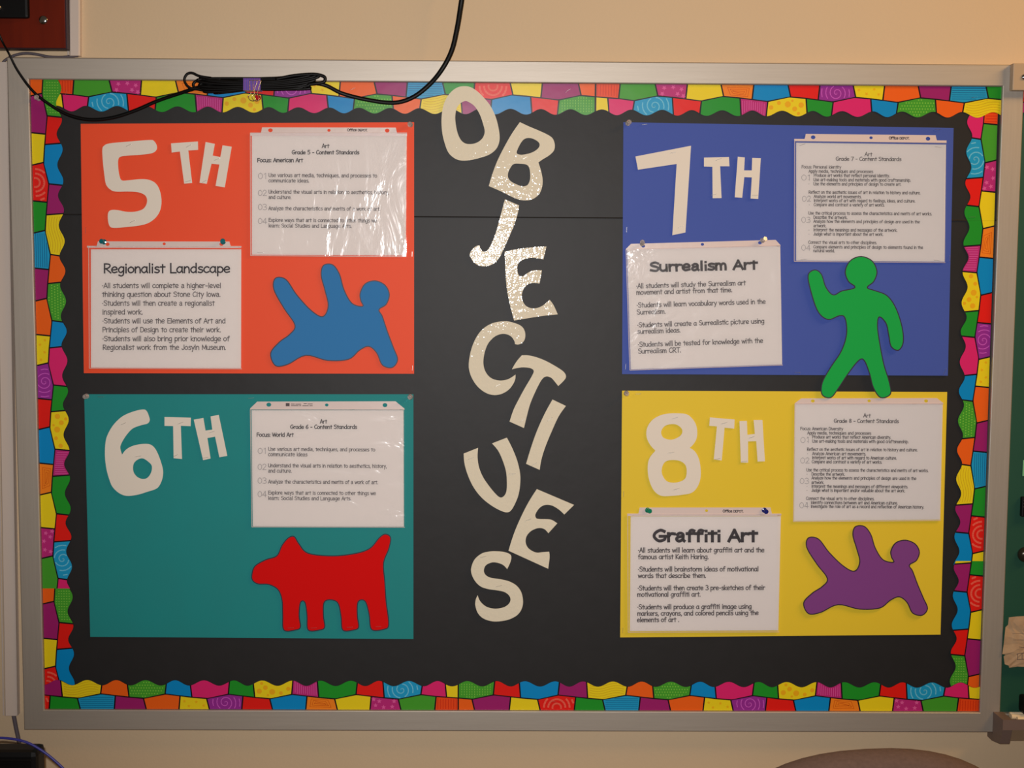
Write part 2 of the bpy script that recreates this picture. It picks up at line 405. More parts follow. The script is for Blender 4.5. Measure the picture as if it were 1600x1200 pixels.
    for q in range(3):
        a, c, t0, t1 = 206+q*4.0, 240-q*3.5, 3.5+q*2.6, 17.5-q*2.4
        line((0, 4), ln((a, t0), (c, t0+1))+ln((c, t0+1), (c-2, t1))+ln((c-2, t1), (a+5, t1-2))+ln((a+5, t1-2), (a, t0)), 0.8, L(214, 92, 12))
    spiral((0, 7), 377, 11, 27, 4, 1.3, L(208, 92, 198))
    for (s, t) in ((412, 6), (424, 12), (436, 5), (443, 13), (416, 16), (431, 17)): blob((0, 8), s, t, 3.0, L(238, 180, 20), 5, True)
    for k in range(6): line((0, 11), ln((556, 2.5+k*3.3), (613, 2.5+k*3.3)), 0.9, L(12, 96, 150))
    spiral((0, 13), 690, 4, 28, 4, 3.0, L(240, 98, 80), True)
    spiral((1, 2), 92, 33, 30, 4, 1.7, L(112, 196, 226))
    for k in range(12): line((1, 5), ln((230+k*3.4, 20), (230+k*3.4, 46)), 0.9, L(226, 92, 168))
    for (s, t, r) in ((275, 34, 3.6), (287, 27, 3.2), (292, 37, 3.6), (301, 29, 5), (312, 36, 4), (322, 30, 4.4), (282, 41, 2.4), (318, 43, 2.6), (308, 23.5, 2)): blob((1, 6), s, t, r, L(240, 176, 22))
    for a in range(14):
        for c in range(6): blob((1, 10), 476+a*4.3+(c % 2)*2.1, 21+c*4.6, 1.1, L(136, 204, 70), 5)
    for k in range(6):
        line((1, 12), [(s, 22+k*4+3.0*math.sin((s-577)/10)) for s in range(579, 641, 2)], 0.6, L(206, 160, 22))
    for a in range(14):
        for c in range(7): line((1, 16), [(794+a*4.2, 20.5+c*4.1), (794+a*4.2, 22.6+c*4.1)], 0.9, L(146, 208, 80))
    o = b.build('border_strip', m_print, colors=True)
    return tag(o, label, 'border trim', 'scalloped border strips around the board')

yb = -0.0030
def edge(px, py, side):
    p = W(px, py, yb)
    if side == 'L': p.x = X0+0.0006
    if side == 'R': p.x = X1-(0.0048 if py < 500 else 0.0012)
    if side == 'T': p.z = Z1-0.0004
    if side == 'B': p.z = Z0+0.0004
    return p
border(edge(931, 124, 'T'), 0, (1, 0), (0, -1), 0, 742, -0.0038, 'scalloped coloured border strip, right half of the top edge')
border(edge(930.5, 124, 'T'), 850, (1, 0), (0, -1), 0, 850, -0.0034, 'scalloped coloured border strip, left half of the top edge under the cable')
border(edge(47, 148, 'L'), 825.5, (0, 1), (1, 0), 44, 850, -0.0042, 'scalloped coloured border strip, long one down the left edge')
border(edge(60, 918, 'L'), 850, (0, 1), (1, 0), 655, 850, -0.0040, 'scalloped coloured border strip, short one at the bottom of the left edge')
border(edge(1560, 194, 'R'), 37, (0.0040, -1), (-1, -0.0040), 0, 740, -0.0032, 'scalloped coloured border strip, long one down the right edge')
border(edge(1545, 899, 'R'), 660.5, (0, -1), (-1, 0), 637, 850, -0.0038, 'scalloped coloured border strip, short one at the bottom of the right edge')
border(edge(716, 1110, 'B'), 0, (-1, 0), (0, 1), 0, 676, -0.0048, 'scalloped coloured border strip, left half of the bottom edge')
border(edge(1531, 1110, 'B'), 0, (-1, 0), (0, 1), 0, 850, -0.0044, 'scalloped coloured border strip, right half of the bottom edge')

# ------------------------------------------------------------------ grade posters
def poster(pts, mat, label, y=-0.0036):
    b = MB(); b.plate([pts], y+0.0008, y); return tag(b.build('poster_sheet', mat), label, 'paper', 'coloured poster sheets')
poster([(126, 193.5), (647, 191), (647, 584), (131, 583)], m_orange, 'bright orange poster sheet headed 5TH on the black board')
poster([(131.5, 616), (646, 616), (646, 998.5), (141, 995)], m_teal, 'teal poster sheet headed 6TH on the black board')
poster([(974, 191), (1490, 200), (1481, 587), (972, 584.5)], m_blue, 'royal blue poster sheet headed 7TH on the black board')
poster([(972, 610.5), (1480, 612.5), (1469.5, 991.5), (969, 996)], m_yellow, 'yellow poster sheet headed 8TH on the black board')

# ------------------------------------------------------------------ cut-out letters
def cut(name, loops, mat, label, cat, group, yf=-0.0062, th=0.0009, bend=0.0):
    b = MB(); b.plate(loops, yf+th, yf); return tag(b.build(name, mat), label, cat, group)
K = 0.15
G1 = 'tall glossy letters spelling the heading'
def LT(name, ox, oy, outer, holes, label, yf=-0.0058):
    cut(name, [smooth_loop(outer, ox, oy, K)]+[smooth_loop(h, ox, oy, K) for h in holes], m_letter, label, 'letter', G1, yf)
LT('letter_cutout', 670, 120, [(375,98),(440,110),(510,155),(580,225),(640,300),(690,400),(722,510),(738,620),(728,700),(690,765),(620,815),(520,848),(430,868),(340,872),(270,850),(205,790),(165,690),(140,580),(132,450),(145,330),(175,240),(230,160),(300,110)],
   [[(375,253),(420,265),(480,310),(530,390),(562,480),(582,565),(565,630),(520,675),(460,698),(390,697),(340,665),(305,600),(285,520),(275,420),(290,330),(325,280)]],
   'cream letter O, topmost of the heading and lapping over the border', -0.0075)
LT('letter_cutout', 710, 180, [(682,72,1),(780,118),(880,160),(975,205),(1025,245),(1046,310),(1035,370),(985,420),(920,460),(875,492,1),(900,570),(918,660),(915,740),(890,810),(840,860),(780,885),(700,885),(620,860),(500,800),(358,738,1),(400,600),(450,470),(520,330),(600,190)],
   [[(770,237),(830,250),(880,285),(885,325),(850,365),(790,395),(710,412),(660,405),(650,380),(680,310),(720,255)], [(620,508),(690,506),(750,515),(780,550),(790,620),(785,680),(760,728),(710,742),(650,722),(590,690),(560,650),(560,600),(585,545)]],
   'tilted cream letter B with glare below the letter O')
LT('letter_cutout', 690, 310, [(660,10,1),(806,72,1),(790,170),(750,290),(700,410),(640,540),(600,620),(540,680),(470,705),(400,703),(340,670),(305,620),(293,580),(320,530),(360,498),(396,488,1),(405,525),(430,552),(460,552),(490,525),(525,460),(560,370),(590,270),(625,140)], [],
   'cream letter J washed out by glare')
LT('letter_cutout', 690, 370, [(658,155,1),(780,130),(980,106),(1092,102,1),(1060,236,1),(990,222),(920,220),(850,238),(805,270),(788,320),(795,380),(815,410),(845,412),(885,385),(930,358),(980,348),(1045,350,1),(1020,488,1),(960,480),(900,495),(855,540),(835,610),(845,670),(880,720),(940,745),(1000,740),(1060,712),(1125,656,1),(1165,710),(1210,808,1),(1070,822),(900,848),(755,872,1),(715,720),(680,540),(665,350)], [],
   'cream letter E between the letters J and C')
LT('letter_cutout', 690, 490, [(650,80),(740,92),(830,130),(868,190),(868,260),(840,305),(800,322),(765,318,1),(755,280),(720,235),(660,212),(600,218),(540,250),(480,320),(445,420),(435,520),(455,600),(500,660),(560,690),(630,697),(700,680),(770,635,1),(765,690),(735,750),(690,800),(620,838),(540,848),(460,825),(380,765),(320,680),(288,590),(285,500),(310,370),(360,250),(430,160),(530,100)], [],
   'cream letter C of the slanting heading')
LT('letter_cutout', 690, 490, [(835,435,1),(900,435),(980,452),(1080,490),(1190,550),(1270,605),(1295,650),(1280,690),(1215,755,1),(1180,710),(1140,668),(1090,655),(1050,680),(1010,745),(960,850),(920,950),(890,1060),(858,1192,1),(708,1125,1),(750,1000),(810,880),(870,770),(935,660),(960,600),(930,570),(860,560),(800,565),(732,580,1),(780,500)], [],
   'large slanted cream letter T right of the letter C', -0.0062)
LT('letter_cutout', 690, 610, [(1155,95,1),(1295,162,1),(1220,270),(1150,420),(1080,590),(1040,720),(1022,828,1),(880,765,1),(930,600),(990,430),(1070,250)], [],
   'plain slanted cream bar forming the letter I')
LT('letter_cutout', 690, 670, [(230,258,1),(380,198,1),(375,300),(390,400),(430,500),(490,590),(560,675),(610,715),(650,700),(675,650),(680,560),(672,450),(640,340),(590,230),(525,152,1),(680,92,1),(740,210),(790,340),(818,470),(818,580),(800,690),(765,780),(725,848),(685,870),(620,855),(520,800),(420,720),(340,620),(280,500),(240,370)], [],
   'cream letter U standing in for the V of the heading')
LT('letter_cutout', 690, 670, [(992,628,1),(1380,793,1),(1278,893,1),(1220,840),(1150,800),(1080,793),(1020,825),(978,890),(985,930),(1020,940),(1100,942),(1150,950),(1205,985,1),(1112,1088,1),(1070,1045),(1010,1034),(940,1060),(890,1110),(875,1170),(890,1225),(930,1265),(990,1290),(1050,1285),(1120,1280,1),(1125,1340),(1110,1458,1),(697,1270,1),(740,1130),(790,1000),(860,850),(920,740)], [],
   'tilted cream letter E just above the letter S')
LT('letter_cutout', 690, 810, [(580,343),(650,350),(710,372),(727,405),(715,460),(683,528,1),(640,485),(580,462),(520,460),(460,490),(440,545),(460,590),(510,618),(600,632),(700,655),(780,700),(830,770),(848,860),(835,940),(790,1005),(710,1050),(620,1070),(530,1072),(440,1045),(380,990),(352,910),(355,850),(375,800,1),(400,860),(450,910),(510,935),(580,940),(650,925),(700,890),(718,845),(700,800),(650,765),(570,748),(480,735),(400,705),(340,640),(308,560),(315,490),(350,420),(420,365),(500,345)], [],
   'cream letter S at the foot of the heading')

G2 = 'white card grade numerals and letters'
def NC(name, ox, oy, loops, label, cat, sm=True, yf=-0.0062):
    cut(name, [smooth_loop(l if sm else [(p[0], p[1], 1) for p in l], ox, oy, K) for l in loops], m_white, label, cat, G2, yf)
NC('numeral_cutout', 140, 200, [[(210,160),(400,142),(620,125),(670,135),(700,185),(695,230),(650,262),(540,278),(400,288),(320,300),(297,340),(300,430),(312,500),(335,545),(400,545),(520,533),(610,538),(680,570),(725,635),(748,740),(740,840),(700,920),(630,980),(540,1012),(400,1030),(250,1040),(205,1015),(190,940),(195,880),(225,855),(290,855),(380,872),(470,872),(550,848),(590,800),(598,740),(570,695),(500,668),(400,662),(270,662),(215,640),(172,590),(155,500),(140,370),(132,230),(150,185)]], 'white card numeral 5 on the orange sheet', 'numeral')
NC('letter_cutout', 140, 200, [[(848,160),(1128,140),(1130,228),(1028,235),(1068,572),(985,580),(940,245),(855,256)]], 'small white card letter T after the 5 on orange', 'letter', False)
NC('letter_cutout', 140, 200, [[(1208,146),(1305,165),(1282,288),(1362,302),(1385,180),(1480,195),(1408,618),(1312,603),(1352,380),(1270,372),(1220,582),(1145,570)]], 'small white card letter H on the orange sheet', 'letter', False)
NC('numeral_cutout', 140, 620, [[(555,132),(595,150),(620,210),(625,250),(600,280),(530,298),(450,330),(395,385),(350,450),(322,510),(322,550),(338,602,1),(380,550),(440,515),(520,495),(610,492),(660,515),(700,570),(740,670),(765,770),(758,850),(730,920),(690,960),(600,990),(500,1020),(390,1032),(310,1005),(240,940),(205,860),(175,750),(160,620),(165,480),(190,390),(250,290),(340,205),(450,155)], [(555,642),(610,675),(648,720),(640,790),(600,845),(545,855),(490,830),(455,775),(458,700),(500,655)]], 'white card numeral 6 on the teal sheet', 'numeral')
NC('letter_cutout', 140, 620, [[(780,210),(1055,218),(1052,306),(950,302),(962,648),(875,640),(870,305),(780,303)]], 'small white card letter T after the 6 on teal', 'letter', False)
NC('letter_cutout', 140, 620, [[(1085,238),(1185,220),(1207,352),(1278,342),(1260,205),(1345,188),(1434,615),(1352,630),(1307,415),(1227,430),(1260,643),(1182,660)]], 'small white card letter H on the teal sheet', 'letter', False)
NC('numeral_cutout', 980, 210, [[(86,230),(665,118),(607,1022),(470,1050),(515,308),(112,368)]], 'white card numeral 7 on the blue sheet', 'numeral', False)
NC('letter_cutout', 980, 210, [[(800,242),(1060,235),(1065,332),(968,332),(983,663),(890,665),(887,338),(800,335)]], 'small white card letter T after the 7 on blue', 'letter', False)
NC('letter_cutout', 980, 210, [[(1152,232),(1225,240),(1218,375),(1298,375),(1302,245),(1392,248),(1365,673),(1285,668),(1298,448),(1220,445),(1198,660),(1120,655)]], 'small white card letter H on the blue sheet, lifting at its foot', 'letter', False, -0.0080)
NC('numeral_cutout', 990, 630, [[(440,105),(550,115),(610,160),(650,225),(663,300),(655,370),(625,425),(585,465,1),(640,505),(680,580),(698,680),(695,790),(660,880),(600,935),(500,955),(400,965),(290,965),(220,920),(175,840),(150,740),(148,640),(170,565),(228,495,1),(170,430),(135,350),(140,260),(190,180),(270,130),(350,110)], [(395,218),(450,225),(495,258),(508,300),(480,345),(400,380),(320,365),(290,325),(292,280),(330,235)], [(420,592),(490,605),(540,645),(553,710),(540,780),(490,815),(420,828),(350,815),(305,760),(292,700),(310,635),(350,600)]], 'white card numeral 8 on the yellow sheet', 'numeral')
NC('letter_cutout', 990, 630, [[(795,148),(1052,170),(1048,265),(948,255),(918,597),(835,585),(868,242),(788,235)]], 'small white card letter T after the 8 on yellow', 'letter', False)
NC('letter_cutout', 990, 630, [[(1103,187),(1180,185),(1185,330),(1263,320),(1250,175),(1342,175),(1368,605),(1292,608),(1277,395),(1192,398),(1193,620),(1117,618)]], 'small white card letter H on the yellow sheet', 'letter', False)

# ------------------------------------------------------------------ plain card shapes with a marker outline
def shape(name, pts, mat, label, cat, yf=-0.0064, w=1.6):
    root_loop = smooth_loop(pts, 0, 0, 1, 5)
    c = W(sum(p[0] for p in pts)/len(pts), sum(p[1] for p in pts)/len(pts), yf)
    e = empty(name, c, label, cat)
    b = MB(); b.plate([root_loop], yf+0.0010, yf); b.build('marker_outline', m_outline, e)
    b = MB(); b.plate([inset(root_loop, w)], yf+0.0001, yf-0.0002); b.build('card_face', mat, e)
    return e
PERSON = [(566,478),(550,473),(538,452),(531,428),(520,413),(505,414),(501,430),(507,454),(512,478),(504,494),(486,484),(464,460),(447,436),(430,434),(427,452),(443,482),(460,508),(452,522),(436,534),(422,552),(430,572),(450,570),(478,556),(512,564),(545,562),(562,548),(576,542),(588,552),(597,571),(613,575),(622,562),(615,542),(606,518),(598,494),(593,484),(604,476),(609,460),(602,445),(586,438),(570,443),(562,458),(563,470)]
shape('person_cutout', PERSON, m_fblue, 'blue card figure of a tumbling person on the orange sheet', 'paper figure')
shape('person_cutout', [(1254+(p[0]-421)*196/201, 820+(p[1]-411)*142/164) for p in PERSON], m_fpurple, 'purple card figure of a tumbling person on the yellow sheet', 'paper figure', -0.0085)
shape('person_cutout', [(1335,449),(1315,454),(1302,460),(1291,448),(1284,428),(1273,421),(1262,430),(1267,458),(1278,488),(1294,500),(1312,494),(1320,498),(1322,522),(1314,548),(1297,574),(1284,598),(1284,617),(1298,622),(1310,608),(1326,584),(1342,564),(1350,564),(1358,584),(1364,606),(1376,622),(1392,616),(1390,596),(1382,570),(1376,540),(1372,512),(1374,496),(1384,506),(1388,524),(1392,542),(1404,548),(1412,535),(1410,510),(1400,480),(1386,461),(1366,453),(1356,449),(1366,440),(1371,424),(1363,407),(1345,400),(1328,407),(1320,424),(1325,440)],
      m_fgreen, 'green card figure of a waving person across the blue and yellow sheets', 'paper figure', -0.0105)
shape('dog_cutout', [(393,897),(398,884),(415,874),(432,868),(440,852),(450,840),(460,838),(468,850),(482,864),(520,868),(556,864),(578,856),(592,840),(602,834),(611,840),(608,858),(600,880),(602,910),(604,940),(608,976),(600,984),(580,984),(576,960),(570,940),(560,941),(559,962),(561,980),(553,985),(535,985),(532,962),(526,941),(508,940),(506,962),(508,980),(500,985),(481,985),(479,962),(476,942),(470,942),(468,962),(470,980),(462,985),(443,985),(441,960),(440,938),(434,922),(420,914),(403,913),(394,907)],
      m_fred, 'red card figure of a dog standing on the teal sheet', 'paper figure')

# ------------------------------------------------------------------ lettering
GL = {
'a': (4.8, ['s3.6,4 2,4.9 .3,3.2 .3,1.3 1.8,.1 3.4,1.6 3.6,4', 'l3.7,4.8 3.6,1.5 4.1,.1']), 'b': (4.6, ['l.4,7.6 .4,0', 's.4,3.6 2,4.9 3.8,3.4 3.7,1.2 2,.1 .4,1']),
'c': (4.3, ['s3.6,4.2 2.2,4.9 .5,3.5 .4,1.5 1.8,.1 3.7,.9']), 'd': (4.8, ['l3.8,7.6 3.8,0', 's3.8,3.8 2.2,4.8 .4,3.2 .5,1.1 2,.1 3.8,1.4']),
'e': (4.6, ['s.5,2.4 2.2,2.5 3.8,3 3.2,4.5 1.8,4.8 .4,3.3 .4,1.5 1.6,.2 3.8,.8']), 'f': (3.8, ['s3.4,7 2.4,7.5 1.5,6.5 1.4,3 1.4,0', 'l.3,4.6 3.1,4.7']),
'g': (4.6, ['s3.5,4.2 2,4.9 .4,3.2 .5,1.2 1.9,.3 3.5,1.8', 's3.7,4.8 3.6,0 3.2,-1.8 1.9,-2.5 .5,-1.8']), 'h': (4.5, ['l.4,7.6 .4,0', 's.4,2.8 1.6,4.6 3.1,4.3 3.5,2.5 3.6,0']),
'i': (1.9, ['l.7,4.8 .7,0', 'l.7,6.4 .7,7.1']), 'j': (2.6, ['s1.4,4.8 1.4,0 1,-2 -.2,-2.3', 'l1.4,6.4 1.4,7.1']), 'k': (4.2, ['l.4,7.6 .4,0', 'l3.4,4.8 .5,2.2 3.6,0']),
'l': (1.9, ['l.7,7.6 .7,0']), 'm': (6.1, ['l.4,4.8 .4,0', 's.4,3 1.3,4.7 2.5,4.2 2.8,2 2.8,0', 's2.8,3 3.7,4.7 4.9,4.2 5.2,2 5.2,0']), 'n': (4.5, ['l.4,4.8 .4,0', 's.4,3 1.8,4.8 3.2,4.2 3.6,2 3.6,0']),
'o': (4.7, ['s2.1,4.8 .4,3.4 .5,1.2 2,.1 3.8,1.3 3.8,3.6 2.1,4.8']), 'p': (4.6, ['l.5,4.8 .5,-2.6', 's.5,3.6 2,4.8 3.8,3.5 3.7,1.2 2.2,.2 .5,1']), 'q': (4.6, ['l3.8,4.8 3.8,-2.6', 's3.8,3.8 2.2,4.8 .4,3.2 .5,1.1 2,.1 3.8,1.4']),
'r': (3.5, ['l.5,4.8 .6,0', 's.6,2.8 1.6,4.5 3.1,4.4']), 's': (4.0, ['s3.3,4.4 1.8,4.8 .6,3.9 1.4,2.8 2.9,2.3 3.4,1.2 2.2,.1 .4,.5']), 't': (3.6, ['l1.7,6.6 1.7,0', 'l.2,4.7 3.3,4.8']),
'u': (4.6, ['s.4,4.8 .4,1.5 1.7,.1 3.3,1 3.6,2.5', 'l3.6,4.8 3.7,0']), 'v': (4.1, ['l.2,4.8 1.9,.1 3.6,4.8']), 'w': (6, ['l.2,4.8 1.5,.1 2.9,4.3 4.2,.1 5.5,4.8']), 'x': (4.2, ['l.3,4.8 3.7,0', 'l3.6,4.8 .2,0']),
'y': (4.2, ['l.3,4.8 2,.6', 'l3.8,4.8 .9,-2.6']), 'z': (4.2, ['l.4,4.7 3.6,4.7 .3,.1 3.8,.1']),
'A': (5.4, ['l.2,0 2.6,7.5 4.9,0', 'l1.2,2.6 4.1,2.6']), 'C': (5.1, ['s4.5,6.6 3,7.5 .9,5.6 .4,2.8 2,.2 4.6,1.2']), 'G': (5.9, ['s4.7,6.6 3,7.5 .8,5.5 .4,2.8 2.4,.1 4.8,1.2 4.9,3.2', 'l2.8,3.3 5.4,3.3']),
'K': (5, ['l.6,7.5 .6,0', 'l4.4,7.5 .7,3.4 4.6,0']), 'H': (5.6, ['l.6,7.5 .6,0', 'l4.8,7.5 4.8,0', 'l.6,3.8 4.8,3.8']), 'L': (4.6, ['l.6,7.5 .6,0 4.2,0']), 'R': (5.2, ['l.6,0 .6,7.3', 's.6,7.3 3.6,7 4.3,5.4 2.8,3.8 .6,3.2', 'l1.6,3.4 4.8,0']),
'S': (5, ['s4.3,6.6 2.8,7.5 .9,6.6 .9,4.9 3.2,3.8 4.5,2.2 3.2,.2 .5,.9']), 'T': (5, ['l.2,7.4 4.8,7.4', 'l2.5,7.4 2.5,0']),
'3': (4.6, ['s.6,6.8 2.2,7.5 3.8,6.2 3,4.2 1.8,4 3.4,3.5 4.2,1.8 2.6,.1 .4,.6']), '5': (4.8, ['l4.2,7.4 1,7.3 .8,4.2', 's.8,4.2 3,4.4 4.3,2.6 3,.3 .5,.5']), '6': (4.8, ['s3.8,7.4 1.6,5.6 .4,2.6 1.6,.2 3.6,.8 4,2.6 2.6,3.8 .7,2.8']),
'7': (4.6, ['l.3,7.3 4.2,7.3 1.6,0']), '8': (4.8, ['s2.4,3.9 .8,5.4 2.3,7.4 3.9,5.8 2.4,3.9 .6,1.9 2.4,.1 4.2,1.9 2.4,3.9']),
'-': (4, ['l.6,3 3.2,3']), '.': (1.8, ['l.6,0 .6,.7']), ',': (1.8, ['l.9,.5 .4,-1.2']), '\u2022': (2.0, ['l.4,3.2 1.2,3.2']), ' ': (3.0, []),
'0': (4.8, ['s2.3,7.4 .6,5.6 .5,2 2.3,.1 4,2 4,5.6 2.3,7.4']), '1': (3.6, ['l.9,5.9 2.2,7.4', 'l2.2,7.4 2.2,0']), '2': (4.7, ['s.6,5.6 1.2,7.1 2.6,7.4 3.8,5.9 3,3.8 .5,.2', 'l.5,.2 4.1,.2']), '4': (4.8, ['l3.2,0 3.2,7.3 .3,2.2 4.4,2.2']),
'F': (4.6, ['l.7,0 .7,7.3 4.2,7.3', 'l.7,3.9 3.7,3.9']), 'U': (5.4, ['l.6,7.5 .6,3', 's.6,3 .9,.8 2.6,.1 4.3,.8 4.6,3', 'l4.6,3 4.6,7.5']), 'E': (4.9, ['l4.4,7.3 .7,7.3 .7,.2 4.5,.2', 'l.7,3.9 4.1,3.9']),
'P': (4.9, ['l.7,0 .7,7.3', 's.7,7.3 3.4,7.2 4.3,5.4 3.2,3.7 .7,3.5']), 'I': (2.1, ['l1,7.4 1,0']), 'D': (5.4, ['l.7,.2 .7,7.3', 's.7,7.3 3.4,7 4.8,4.6 4.6,2 3,.4 .7,.2']), 'W': (7, ['l.2,7.4 1.9,.2 3.5,7 5.1,.2 6.8,7.4']),
'J': (4, ['s3.1,7.4 3.1,2 2.2,.2 .8,.4 .4,1.8']), 'M': (6.2, ['l.6,0 .7,7.3 3.1,1.4 5.4,7.3 5.5,0']), 'O': (5.8, ['s2.9,7.4 .8,5.8 .6,2 2.8,.1 5.1,1.9 5.1,5.6 2.9,7.4']), ':': (1.9, ['l.8,0 .8,.8', 'l.8,4 .8,4.8']), '/': (2.6, ['l.2,-.4 2.2,7.6']),
'@': (4.6, ['s.7,3.9 1.9,4.9 3.2,4.3 3.3,2.8 3.3,.9 3.8,.1', 's3.3,2.9 1.6,2.6 .5,1.6 .9,.3 2,.1 3.2,1.2'])}
_gl = {}
def glyph(ch, sans=False):
    key = (ch, sans)
    if key not in _gl:
        adv, st = GL['@' if (sans and ch == 'a') else ch]; out = []
        for q in st:
            pts = [tuple(float(x) for x in p.split(',')) for p in q[1:].split()]
            if q[0] == 's': pts = [(v.x, v.y) for v in smooth_path([(p[0], p[1], 0) for p in pts], 3)]
            if sans and ch.islower(): pts = [(x, y*1.12 if y <= 5.1 else y) for x, y in pts]
            out.append((q[0], pts))
        _gl[key] = (adv, out)
    return _gl[key]
def put_hand(b, body, x0, y0, x1, y1, cap, y, w, mi=0, sans=False):
    """single-stroke lettering; w = stroke width in pixels"""
    tot = sum(glyph(c, sans)[0] for c in body)-0.6; L = math.hypot(x1-x0, y1-y0); ux, uy = (x1-x0)/L, (y1-y0)/L
    hw = w*0.5 if w > 2.5 else 0
    kx = (L-2*hw)/tot; ky = (cap-(w*0.8 if w > 2.5 else 0))/7.5; cx = 0; oy_ = w*0.4 if w > 2.5 else 0
    for ch in body:
        adv, st = glyph(ch, sans)
        if w > 2.5 and ch == 'i' and sans: st = [('l', [(.9, 4.1), (.9, 0)]), ('l', [(.9, 6.75), (.9, 6.95)])]
        for kind, pts in st:
            q = [(hw+(cx+p[0])*kx, oy_+p[1]*ky) for p in pts]
            runs = [q] if kind == 's' else [[q[i], q[i+1]] for i in range(len(q)-1)]
            for run in runs:
                n = len(run); V = []
                for i in range(n):
                    a = run[max(i-1, 0)]; c = run[min(i+1, n-1)]; dx, dy = c[0]-a[0], c[1]-a[1]; l = math.hypot(dx, dy) or 1
                    nx, ny = -dy/l*w/2, dx/l*w/2; ex = ey = 0; k = .38 if w < 2.5 else .42
                    if i == 0: ex, ey = -dx/l*w*k, -dy/l*w*k
                    if i == n-1: ex, ey = dx/l*w*k, dy/l*w*k
                    for s_ in (1, -1):
                        u, h = run[i][0]+nx*s_+ex, run[i][1]+ny*s_+ey
                        V.append(W(x0+ux*u+uy*h, y0+uy*u-ux*h, y))
                b.add(V, [(2*i, 2*i+1, 2*i+3, 2*i+2) for i in range(n-1)], mi)
        cx += adv
def put_text(b, body, x0, y0, x1, y1, cap, y, mi=0, bold=0.0):
    put_hand(b, body, x0, y0, x1, y1, cap, y, cap*(0.125+bold*6), mi, True)

# ------------------------------------------------------------------ printed pages in clear sheet protectors
YP = -0.0052
def page(corners, label):
    c = W(sum(p[0] for p in corners)/4, sum(p[1] for p in corners)/4, YP)
    e = empty('printed_page', c, label, 'paper', 'printed pages in clear sleeves')
    b = MB(); b.plate([corners], YP+0.0004, YP); b.build('paper_sheet', m_page, e)
    return e
def page_text(e, fill):
    b = MB(); fill(b, YP-0.00018); o = b.build('printed_text', [m_ink, m_ink2, m_ink3], e); return o
film_a = plastic_film('wrinkled_clear_plastic', 16, 0.0028, 0.06, 0.13, (1.5, 1, 0.5))
film_b = plastic_film('creased_clear_plastic', 15, 0.0042, 0.07, 0.17, (0.8, 1, 1.3))
film_c = plastic_film('smooth_clear_plastic', 9, 0.0010, 0.04, 0.08)
def circle(cx, cy_, r, n=12): return [(cx+r*math.cos(2*math.pi*i/n), cy_+r*0.85*math.sin(2*math.pi*i/n)) for i in range(n)]
def protector(body, strip, holes, film, label, lower=None, brand=None, logo=None):
    """body: 4 px corners of the clear sleeve; strip: px loop of the punched binding strip"""
    c = W(sum(p[0] for p in body)/4, sum(p[1] for p in body)/4, YP)
    e = empty('sheet_protector', c, label, 'sheet protector', 'clear sheet protectors')
    y = YP-0.0012
    nx, nz = 28, 22; vs = []; fs = []
    for j in range(nz+1):
        for i in range(nx+1):
            u, v = i/nx, j/nz
            px = (body[0][0]*(1-u)+body[1][0]*u)*(1-v)+(body[3][0]*(1-u)+body[2][0]*u)*v
            py = (body[0][1]*(1-u)+body[1][1]*u)*(1-v)+(body[3][1]*(1-u)+body[2][1]*u)*v
            edgef = min(1, 6*min(u, 1-u, v, 1-v))
            d = 0.0007*noise.noise(Vector((px*0.03, py*0.03, c.x*9)))*edgef
            vs.append(W(px, py, y-abs(d)))
    for j in range(nz):
        for i in range(nx):
            a = j*(nx+1)+i; fs.append((a, a+nx+1, a+nx+2, a+1))
    mesh_obj('clear_sleeve', vs, fs, film, e, smooth=True)
    b = MB(); b.plate([strip]+[circle(h[0], h[1], h[2]) for h in holes], y+0.0004, y); b.build('binding_strip', m_strip, e)
    b = MB()     # welded seams down the left edge and along the head
    def seam(p, q, w=1.0):
        a = W(p[0], p[1], y-0.0003); c2 = W(q[0], q[1], y-0.0003); b.tube([a.lerp(c2, k/10) for k in range(11)], 0.0005, n=6)
    seam(body[0], body[3]); seam(body[0], body[1]); seam(body[3], body[2])
    b.build('welded_seam', m_strip, e)
    if brand:
        b = MB(); put_text(b, 'Office', brand[0], brand[1], brand[0]+14.5, brand[1]+brand[2]*.45, 4.0, y-0.0002, 0, 0.015)
        put_text(b, 'DEPOT.', brand[0]+16.5, brand[1]+brand[2]*.5, brand[0]+32, brand[1]+brand[2], 3.4, y-0.0002, 0, 0.015)
        b.build('printed_brand', [m_ink], e)
    if logo:
        b = MB(); x, yy = logo
        b.plate([[(x, yy), (x+6, yy), (x+6, yy+5), (x, yy+5)]], y, y-0.0002, sides=False)
        for (a0, a1, r) in ((8, 14, 1), (15, 24, 1.2), (28, 33, .4), (34, 42, .8), (8, 20, 3.5), (21, 24, 3.5), (26, 36, 3.6), (37, 42, 3.6)):
            b.plate([[(x+a0, yy+r), (x+a1, yy+r), (x+a1, yy+r+1.1), (x+a0, yy+r+1.1)]], y, y-0.0002, sides=False)
        b.build('printed_mark', [m_ink2], e)
    return e
def tabstrip(xa, xb, y0, y1, XA, XB, y2, y3, dy=0.0):
    """narrow top tab on a wider band (dy = drop to the right)"""
    f = lambda x, yy: (x, yy+dy*(x-XA)/(XB-XA))
    return [f(xa+1, y0), f(xb-1, y0), f(xb, y1), f(xb+1, y2), f(XB, y2), f(XB, y3), f(XA, y3), f(XA, y2), f(xa-1, y2), f(xa, y1)]

